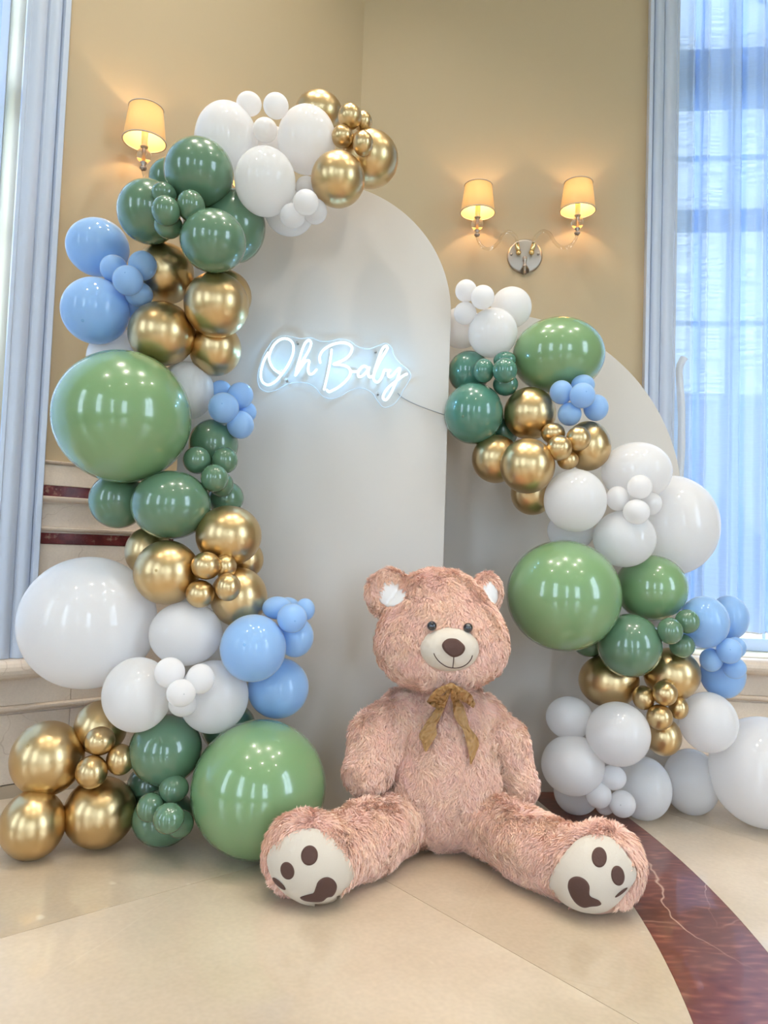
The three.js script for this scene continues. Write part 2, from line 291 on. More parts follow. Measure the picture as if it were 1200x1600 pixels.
// -- windows: fluted casing, stone sill, frame bars and a pane in every gap between bars
function window_(n, host, open, vBars, hBars, withSill, zGlass = -0.27) {
  const g = struct('window_' + n), [x0, x1, y0, y1] = open;
  g.position.copy(host.position); g.rotation.copy(host.rotation);
  const fl = w => {                                             // casing section: x across its width, y out of the wall
    const p = [[0, 0], [0, 0.016], [0.010, 0.022], [0.014, 0.018]];
    for (let k = 0; k <= 10; k++) p.push([0.018 + 0.048 * k / 10, 0.020 + 0.012 * Math.sin(Math.PI * k / 10)]);
    p.push([0.068, 0.014], [0.074, 0.024]);
    for (let k = 0; k <= 10; k++) p.push([0.078 + 0.036 * k / 10, 0.026 + 0.009 * Math.sin(Math.PI * k / 10)]);
    p.push([0.117, 0.018], [0.122, 0.040], [w - 0.003, 0.044], [w, 0.040], [w, 0]);
    return p;
  };
  const side = flip => {
    const s = new THREE.Shape(fl(0.1405).map(([a, b]) => new THREE.Vector2(flip ? -a : a, b)));
    return new THREE.ExtrudeGeometry(s, { depth: y1 + 0.14 - y0, bevelEnabled: false }).rotateX(-Math.PI / 2).scale(1, 1, -1);
  };
  const fix = q => { const ge = q.toNonIndexed ? (q.index ? q.toNonIndexed() : q) : q; for (const k in ge.attributes) { const A = ge.attributes[k], m = A.itemSize; for (let i = 0; i < A.count; i += 3) for (let c = 0; c < m; c++) { const t = A.array[i * m + c]; A.array[i * m + c] = A.array[(i + 1) * m + c]; A.array[(i + 1) * m + c] = t; } } ge.computeVertexNormals(); return ge; };
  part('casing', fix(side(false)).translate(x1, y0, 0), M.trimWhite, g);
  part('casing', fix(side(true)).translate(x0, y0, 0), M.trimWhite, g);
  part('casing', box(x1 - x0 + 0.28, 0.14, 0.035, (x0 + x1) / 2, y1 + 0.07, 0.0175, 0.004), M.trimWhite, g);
  if (withSill) {
    const pr = [[-DEEP + 0.02, 0.362], [0.055, 0.362]]; for (let k = 0; k <= 8; k++) { const a = -Math.PI / 2 + Math.PI * k / 8; pr.push([0.055 + 0.031 * Math.cos(a), 0.395 + 0.033 * Math.sin(a)]); } pr.push([-DEEP + 0.02, 0.428]);
    for (const [a, b] of withSill) part('sill', stoneUV(extrudeAlong(pr.map(([z, y]) => [z, y]), a, b)), M.stone, g);
  } else part('sill', box(x1 - x0 + 0.3, 0.05, 0.4, (x0 + x1) / 2, y0 - 0.02, -0.1, 0.006), M.stone, g);
  const V0 = [[x0, 0.05], ...vBars, [x1, 0.05]], H0 = [[y0, 0.06], ...hBars, [y1, 0.06]];
  for (const [x, w] of V0) part('frame_bar', box(w, y1 - y0, w > 0.03 ? 0.055 : 0.03, clamp(x, x0 + w / 2, x1 - w / 2), (y0 + y1) / 2, zGlass, 0.004), M.frameWhite, g);
  for (const [y, w] of H0) part('frame_bar', box(x1 - x0, w, w > 0.03 ? 0.05 : 0.028, (x0 + x1) / 2, clamp(y, y0 + w / 2, y1 - w / 2), zGlass, 0.004), M.frameWhite, g);
  for (let i = 0; i + 1 < V0.length; i++) for (let j = 0; j + 1 < H0.length; j++) {
    const a = V0[i][0] + (i ? V0[i][1] / 2 : 0.05), b = V0[i + 1][0] - (i + 2 < V0.length ? V0[i + 1][1] / 2 : 0.05), c = H0[j][0] + (j ? H0[j][1] / 2 : 0.06), d = H0[j + 1][0] - (j + 2 < H0.length ? H0[j + 1][1] / 2 : 0.06);
    if (b > a && d > c) part('pane', new THREE.PlaneGeometry(b - a, d - c).translate((a + b) / 2, (c + d) / 2, zGlass), M.glassPane, g);
  }
  return g;
}
const HB = [[2.014, 0.018], [2.529, 0.098], [2.846, 0.018], [3.25, 0.29]];
window_(1, wallLeft, OPEN_L, [[0.95, 0.018], [1.35, 0.055], [1.74, 0.018]], HB, [[0.2, LEN_L - 1.35]]);
const win2 = window_(2, wallBack, OPEN_B, [[1.68, 0.012], [1.837, 0.052], [1.99, 0.018], [2.35, 0.052], [2.62, 0.018]], HB, [[1.33, 3.2]]);
part('frame_bar', tube([[1.83, 3.72, -0.27], [1.98, 3.64, -0.27], [2.4, 3.45, -0.27]], 0.012, 12, 6), M.frameWhite, win2);
FILL_RIGHT.forEach((o, k) => window_(6 + k, wallRight, o, [[(o[0] + o[1]) / 2, 0.05]], [[1.9, 0.03], [2.8, 0.06]], null));
FILL_BACK.forEach(o => window_(7, wallFar, o, [[(o[0] + o[1]) / 2, 0.05]], [[1.9, 0.03], [2.8, 0.06]], null));
REAR.forEach((o, k) => window_(3 + k, wallRear, o, [[(o[0] + o[1]) / 2, 0.05]], [[1.9, 0.03], [2.8, 0.06]], null));

// -- outside: a lawn and a few trees, seen through the curtains
{
  const lawn = struct('ground');
  part('lawn', new THREE.CylinderGeometry(40, 40, 0.1, 48).translate(0, -0.45, 0), M.grass, lawn);
  const blade = new THREE.PlaneGeometry(0.16, 0.09);
  const tree = (x, z, h, r, label) => {
    const t = thing('tree', label, 'tree', 'trees outside the windows'); t.position.set(x, -0.4, z);
    part('trunk', lathe([[0.001, 0], [0.16, 0], [0.09, h * 0.3], [0.06, h * 0.7], [0.001, h * 0.72]], 10), M.bark, t);
    const n = 2600, im = new THREE.InstancedMesh(blade, M.leaf, n), d = new THREE.Object3D();
    for (let k = 0; k < n; k++) { const a = rnd() * 6.283, b = Math.acos(2 * rnd() - 1), q = r * (0.55 + 0.5 * Math.cbrt(rnd())) * (0.8 + 0.35 * noise.noise(a * 1.3, b * 1.7, x)); d.position.set(q * Math.sin(b) * Math.cos(a), h * 0.72 + q * 0.9 * Math.cos(b), q * Math.sin(b) * Math.sin(a)); d.rotation.set(rnd() * 6, rnd() * 6, rnd() * 6); d.scale.setScalar(0.7 + rnd()); d.updateMatrix(); im.setMatrixAt(k, d.matrix); }
    im.name = 'crown'; im.userData.kind = 'stuff'; t.add(im);
  };
  tree(3.1, -7.2, 1.7, 0.7, 'small leafy tree outside the right window, blurred by the curtain');
  tree(-6.4, -6.0, 3.0, 1.5, 'leafy tree outside the left window');
  const w = thing('garden_wall', 'pale garden wall outside the right window, seen through the curtain', 'wall');
  w.position.set(4.2, -0.4, -8.6); w.rotation.y = -0.12;
  part('masonry', box(14, 3.1, 0.25, 0, 1.55, 0, 0.01), M.stone, w); part('coping', box(14.1, 0.1, 0.36, 0, 3.14, 0, 0.02), M.stone, w);
}

// -- sheer curtains hanging inside the window reveals
function curtain(name, label, host, x0, x1, y0, y1, z, fold, hemWave) {
  const nx = 420, ny = 40, g = new THREE.PlaneGeometry(1, 1, nx, ny), P = g.attributes.position, U = g.attributes.uv;
  let s = 0, px = 0, pz = 0;
  const zs = (x, v) => { let q = 0; for (const [c, w, a] of fold) { const d = (x - c - 0.006 * v) / w; q += a * Math.exp(-d * d) * (1 - 0.25 * v); } return q + 0.006 * Math.sin(x * 23 + 1.3 * v) + 0.004 * Math.sin(x * 61 + 2 * v); };
  const arc = []; for (let i = 0; i <= nx; i++) { const x = x0 + (x1 - x0) * i / nx, zz = zs(x, 0); if (i) s += Math.hypot(x - px, zz - pz); arc.push(s); px = x; pz = zz; }
  for (let j = 0; j <= ny; j++) for (let i = 0; i <= nx; i++) {
    const k = j * (nx + 1) + i, v = j / ny, x = x0 + (x1 - x0) * i / nx, yb = y0 + hemWave(x), y = y1 + (yb - y1) * v;
    P.setXYZ(k, x + 0.0035 * v * Math.sin(x * 40), y, z + zs(x, v)); U.setXY(k, arc[i] / 0.9, y / 0.9);
  }
  g.computeVertexNormals();
  const c = thing(name, label, 'curtain'); c.position.copy(host.position); c.rotation.copy(host.rotation);
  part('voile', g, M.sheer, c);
  const hem = []; for (let i = 0; i <= 80; i++) { const x = x0 + (x1 - x0) * i / 80; hem.push(V(x, y0 + hemWave(x) + 0.004, z + zs(x, 1))); }
  part('hem', tube(hem, 0.004, 160, 5), M.hem, c);
  part('curtain_rod', tube([[x0 - 0.02, y1, z], [x1 + 0.02, y1, z]], 0.009, 4, 10), M.nickel, c);
  for (let k = 0; k <= 14; k++) part('curtain_ring', new THREE.TorusGeometry(0.014, 0.0025, 6, 16).rotateY(Math.PI / 2).translate(x0 + (x1 - x0) * k / 14, y1 - 0.008, z), M.nickel, c);
  return c;
}
const curtR = curtain('sheer_curtain', 'sheer curtain with slub weave, tinted daylight blue, hanging in the right window', wallBack, 1.528, 2.93, 0.50, 3.98, -0.13,
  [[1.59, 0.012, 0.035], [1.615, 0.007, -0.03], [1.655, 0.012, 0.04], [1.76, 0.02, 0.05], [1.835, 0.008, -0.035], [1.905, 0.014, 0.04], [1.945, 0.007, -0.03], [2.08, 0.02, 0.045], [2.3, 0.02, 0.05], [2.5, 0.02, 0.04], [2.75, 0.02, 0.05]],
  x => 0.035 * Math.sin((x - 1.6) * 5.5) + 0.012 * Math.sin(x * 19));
{                                                               // the loose folded edge of the right curtain
  const pts = [[1.558, 1.79], [1.540, 1.755], [1.536, 1.71], [1.545, 1.60], [1.551, 1.42], [1.546, 1.2], [1.550, 0.95], [1.54, 0.6]], g = [], w = 0.017;
  const cur = new THREE.CatmullRomCurve3(pts.map(([x, y]) => V(x, y, -0.06)), false, 'catmullrom', 0.5), n = 60, pos = [], idx = [];
  for (let k = 0; k <= n; k++) { const p = cur.getPointAt(k / n), t = cur.getTangentAt(k / n), q = V(-t.y, t.x, 0); for (let m = 0; m <= 6; m++) { const u = m / 6 * 2 - 1; pos.push(p.x + q.x * u * w, p.y + q.y * u * w, p.z + 0.010 * Math.cos(u * 2.2) + 0.003 * Math.sin(k * 0.6 + u)); } }
  for (let k = 0; k < n; k++) for (let m = 0; m < 6; m++) { const a = k * 7 + m; idx.push(a, a + 1, a + 7, a + 1, a + 8, a + 7); }
  const ge = new THREE.BufferGeometry(); ge.setAttribute('position', new THREE.Float32BufferAttribute(pos, 3)); ge.setIndex(idx); ge.computeVertexNormals();
  part('folded_edge', ge, M.hem, curtR, 'pale folded strip of cloth at the curtain edge');
}
curtain('sheer_curtain', 'sheer curtain tinted daylight blue at the left edge beside the white casing', wallLeft, 0.58, OPEN_L[1] - 0.05, 0.47, 3.98, -0.13,
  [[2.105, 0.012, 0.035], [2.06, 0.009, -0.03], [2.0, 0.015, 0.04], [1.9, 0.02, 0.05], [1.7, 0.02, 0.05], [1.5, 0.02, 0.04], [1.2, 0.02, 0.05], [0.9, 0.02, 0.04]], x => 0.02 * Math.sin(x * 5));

// -- recessed ceiling lights (overhead; they show as warm dots in the balloons; the last four are added fill)
for (const [x, z] of [[-0.95, -1.9], [-0.35, -1.15], [0.55, -1.75], [-0.2, -2.5], [1.4, -0.8], [-1.6, -0.3], [0.4, 0.6], [-1.2, 1.6], [1.8, 1.8], [1.9, -1.7], [2.4, 0.3], [0.9, 2.9], [2.6, 3.3]]) {
  const t = thing('ceiling_light', 'round recessed ceiling light giving warm light', 'ceiling light', 'recessed ceiling lights'); t.position.set(x, CEILING, z);
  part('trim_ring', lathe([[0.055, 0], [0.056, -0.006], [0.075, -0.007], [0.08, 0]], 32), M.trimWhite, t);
  part('lens', new THREE.CylinderGeometry(0.054, 0.054, 0.006, 28).translate(0, -0.001, 0), M.ceilGlow, t);
  const l = new THREE.SpotLight(CEIL, DOWNLIGHT, 0, R(52), 1, 2); l.name = 'ceiling_light_lamp'; l.position.set(x, CEILING - 0.03, z); l.target.position.set(x, 0, z); l.castShadow = true; l.shadow.radius = 2.5; scene.add(l, l.target);
}

// -- wall lamps: round back plate, two glass arms, two linen shades
function sconce(host, u, h, label) {
  const g = thing('wall_lamp', label, 'wall lamp'); const o = V(u, h, 0).applyEuler(host.rotation).add(host.position);
  g.position.copy(o); g.rotation.copy(host.rotation);
  const plate = part('back_plate', lathe([[0.001, 0], [0.080, 0], [0.082, 0.004], [0.080, 0.010], [0.072, 0.014], [0.001, 0.016]], 48).rotateX(Math.PI / 2), M.nickel, g);
  for (const s of [-1, 1]) part('screw', new THREE.SphereGeometry(0.006, 12, 8).translate(s * 0.062, 0.005, 0.017), M.nickel, plate);
  const ORN = [[0.001, 0], [0.009, 0.001], [0.011, 0.007], [0.006, 0.014], [0.005, 0.03], [0.012, 0.034], [0.012, 0.04], [0.004, 0.046], [0.0045, 0.066], [0.009, 0.07], [0.001, 0.078]];
  const fin = part('finial', mergeGeometries([lathe(ORN, 20).rotateX(Math.PI).translate(0, -0.022, 0.032), new THREE.SphereGeometry(0.011, 16, 12).translate(0, -0.018, 0.028), new THREE.CylinderGeometry(0.006, 0.006, 0.03, 12).rotateX(Math.PI / 2).translate(0, -0.018, 0.02)]), M.nickel, g);
  part('glass_ball', new THREE.SphereGeometry(0.022, 20, 14).scale(1, 0.85, 1).translate(0, -0.078, 0.032), M.clear, fin);
  for (const s of [-1, 1]) {
    const X = s * 0.225, Z = 0.12;
    const arm = part('arm', tube([[s * 0.036, 0.045, 0.035], [s * 0.045, 0.075, 0.045], [s * 0.075, 0.095, 0.06], [s * 0.105, 0.078, 0.075], [s * 0.125, 0.035, 0.09], [s * 0.155, 0.0, 0.105], [s * 0.19, -0.004, 0.115], [s * 0.214, 0.022, Z], [X, 0.055, Z]], 0.0072, 90, 10), M.clear, g);
    part('arm_socket', mergeGeometries([lathe([[0.001, 0], [0.0105, 0], [0.0105, 0.032], [0.008, 0.034], [0.001, 0.034]], 20).rotateZ(-s * 0.25).translate(s * 0.032, 0.018, 0.032), new THREE.SphereGeometry(0.0125, 18, 12).translate(s * 0.030, 0.008, 0.028)]), M.brass, g);
    part('fitting', lathe([[0.001, 0.048], [0.007, 0.048], [0.013, 0.055], [0.013, 0.060], [0.007, 0.063], [0.008, 0.074], [0.013, 0.077], [0.011, 0.082], [0.005, 0.085], [0.0045, 0.14], [0.001, 0.14]], 24).translate(X, 0, Z), M.nickel, g);
    part('glass_ball', new THREE.SphereGeometry(0.028, 28, 20).translate(X, 0.105, Z), M.clear, g);
    part('candle_sleeve', lathe([[0.001, 0.136], [0.014, 0.136], [0.015, 0.142], [0.0115, 0.144], [0.0115, 0.205], [0.001, 0.205]], 24).translate(X, 0, Z), M.candle, g);
    const sh = part('shade', lathe([[0.0785, 0.160], [0.0625, 0.288]], 56).translate(X, 0, Z), M.shade, g);
    for (const [r, y] of [[0.0788, 0.160], [0.0625, 0.288]]) part('binding', new THREE.TorusGeometry(r, 0.0028, 8, 56).rotateX(Math.PI / 2).translate(X, y, Z), M.shadeTrim, sh);
    part('bulb', lathe([[0.001, 0.205], [0.008, 0.207], [0.016, 0.225], [0.0155, 0.24], [0.008, 0.262], [0.001, 0.272]], 20).translate(X, 0, Z), M.bulb, g);
    const l = new THREE.PointLight(WARM, SCONCE, 0, 2); l.name = 'wall_lamp_bulb'; l.position.copy(V(u + X, h + 0.232, Z).applyEuler(host.rotation).add(host.position)); l.castShadow = true; l.shadow.radius = 0.5; scene.add(l);
  }
  return g;
}
sconce(wallBack, 0.81, 2.252, 'double wall lamp with glass arms and round nickel plate above the right garland');
sconce(wallLeft, LEN_L - 0.88, 2.195, 'wall lamp with lit shade on the left wall above the green balloons');

// -- arched backdrop panels
function archPanel(label, cx, w, h, z, t) {
  const s = new THREE.Shape(), r = w / 2; s.moveTo(-r, 0); s.lineTo(r, 0); s.lineTo(r, h - r); s.absarc(0, h - r, r, 0, Math.PI, false); s.lineTo(-r, 0);
  const g = thing('arch_backdrop', label, 'backdrop', 'arched backdrop panels'); g.position.set(cx, 0, z - t);
  part('board', new THREE.ExtrudeGeometry(s, { depth: t - 0.002, bevelEnabled: true, bevelThickness: 0.001, bevelSize: 0.001, curveSegments: 80 }).translate(0, 0.0015, 0.001), M.panel, g);
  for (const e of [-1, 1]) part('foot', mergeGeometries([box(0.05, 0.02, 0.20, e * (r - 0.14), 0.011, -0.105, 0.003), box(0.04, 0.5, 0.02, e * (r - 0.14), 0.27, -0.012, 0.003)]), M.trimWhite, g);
  return g;
}
const TALL_Z = -2.44, SHORT_Z = -2.70;
archPanel('tall grey arched backdrop panel behind the neon sign and the bear', -0.245, 0.89, 2.08, TALL_Z, 0.02);
archPanel('shorter, wider grey arched backdrop panel behind the right garland', 0.399, 1.379, 1.737, SHORT_Z, 0.02);

// -- neon sign: tubes in handwriting on a clear contour-cut sheet, standing 2 cm off the panel
{
  const g = thing('neon_sign', 'glowing white neon sign reading Oh Baby in handwriting on clear acrylic', 'neon sign');
  const at = (x, y, z) => V(-0.485 + (x * 0.716 / 1200) + y * 0.017 / 635, 1.588 + x * 0.025 / 1200 - y * 0.381 / 635, TALL_Z + z);
  const O = at(500, 280, 0); g.position.copy(O);
  const P = (l, z) => l.map(([x, y]) => at(x, y, z).sub(O));
  const neon = (l, k) => {
    const pts = P(l, 0.028), c = new THREE.CatmullRomCurve3(pts, false, 'centripetal'), r = 0.0042;
    const q = mergeGeometries([new THREE.TubeGeometry(c, Math.max(24, l.length * 9), r, 10), new THREE.SphereGeometry(r, 10, 8).translate(...pts[0].toArray()), new THREE.SphereGeometry(r, 10, 8).translate(...pts[pts.length - 1].toArray())]);
    part('neon_letter', q, M.neon, g);
  };
  neon([[132, 178], [112, 215], [97, 262], [92, 305], [103, 340], [130, 355], [168, 340], [214, 288], [250, 232], [272, 172], [270, 125], [246, 101], [210, 99], [176, 120], [150, 160], [139, 205], [150, 246], [172, 274], [199, 290]]);
  neon([[284, 302], [292, 262], [306, 212], [322, 160], [342, 118], [360, 106], [371, 120], [364, 150], [338, 198], [306, 252], [284, 302], [318, 252], [345, 220], [360, 222], [356, 250], [354, 278], [364, 297], [382, 290], [399, 271]]);
  neon([[484, 160], [477, 215], [463, 290], [442, 379]]);
  neon([[421, 230], [418, 200], [436, 164], [476, 136], [528, 121], [574, 126], [597, 147], [588, 182], [553, 215], [494, 241], [540, 244], [578, 260], [588, 290], [568, 326], [528, 362], [488, 386], [466, 393], [458, 384]]);
  neon([[588, 280], [612, 282], [632, 278], [650, 258], [668, 250], [684, 262]]);
  neon([[684, 262], [664, 250], [644, 262], [629, 290], [634, 309], [652, 306], [676, 282], [692, 258], [685, 288], [692, 311], [714, 305]]);
  neon([[714, 305], [732, 262], [756, 215], [782, 172], [794, 148], [786, 138], [770, 148], [752, 184], [734, 236], [718, 290], [716, 326], [732, 340], [752, 326], [768, 295], [777, 272], [794, 276], [806, 274]]);
  neon([[806, 274], [795, 296], [803, 311], [824, 298], [848, 270], [861, 262], [851, 308], [826, 368], [800, 418], [778, 439], [766, 426], [777, 394], [808, 358], [852, 324], [884, 301], [899, 295]]);
  const outl = [[88, 235], [103, 190], [130, 145], [165, 98], [214, 76], [262, 82], [310, 93], [368, 88], [420, 107], [478, 107], [528, 95], [580, 104], [630, 138], [690, 150], [740, 134], [786, 119], [815, 142], [828, 182], [856, 226], [905, 266], [922, 300], [905, 340], [880, 378], [856, 424], [815, 466], [768, 476], [738, 444], [706, 396], [642, 369], [590, 381], [530, 414], [478, 429], [432, 414], [390, 366], [342, 341], [282, 339], [230, 350], [180, 379], [130, 391], [88, 372], [72, 325], [76, 275]];
  const ring = new THREE.CatmullRomCurve3(P(outl, 0.02), true, 'centripetal').getPoints(220);
  const sh = new THREE.Shape(ring.map(p => new THREE.Vector2(p.x, p.y)));
  part('acrylic_sheet', new THREE.ShapeGeometry(sh, 1).translate(0, 0, 0.02), M.acrylic, g);
  const edge = []; for (const p of ring) edge.push(V(p.x, p.y, 0.02));
  part('acrylic_edge', new THREE.TubeGeometry(new THREE.CatmullRomCurve3(edge, true), 320, 0.0016, 6, true), M.acrylicEdge, g);
  for (const [x, y] of [[292, 115], [232, 322], [728, 163], [738, 398]]) { const p = at(x, y, 0).sub(O); part('standoff', new THREE.CylinderGeometry(0.004, 0.004, 0.024, 14).rotateX(Math.PI / 2).translate(p.x, p.y, 0.0125), M.nickel, g); }
  part('power_cable', tube(P([[848, 392], [872, 415], [920, 442], [1000, 476], [1080, 504], [1140, 524]], 0.006), 0.0016, 60, 6), M.cable, g);
  for (const x of [190, 500, 790]) { const l = new THREE.PointLight(lin(0.20, 0.55, 1), 0.034, 0, 2); l.name = 'neon_sign_light'; l.position.copy(at(x, 250, 0.09)); l.castShadow = true; l.shadow.radius = 0.5; scene.add(l); }
}

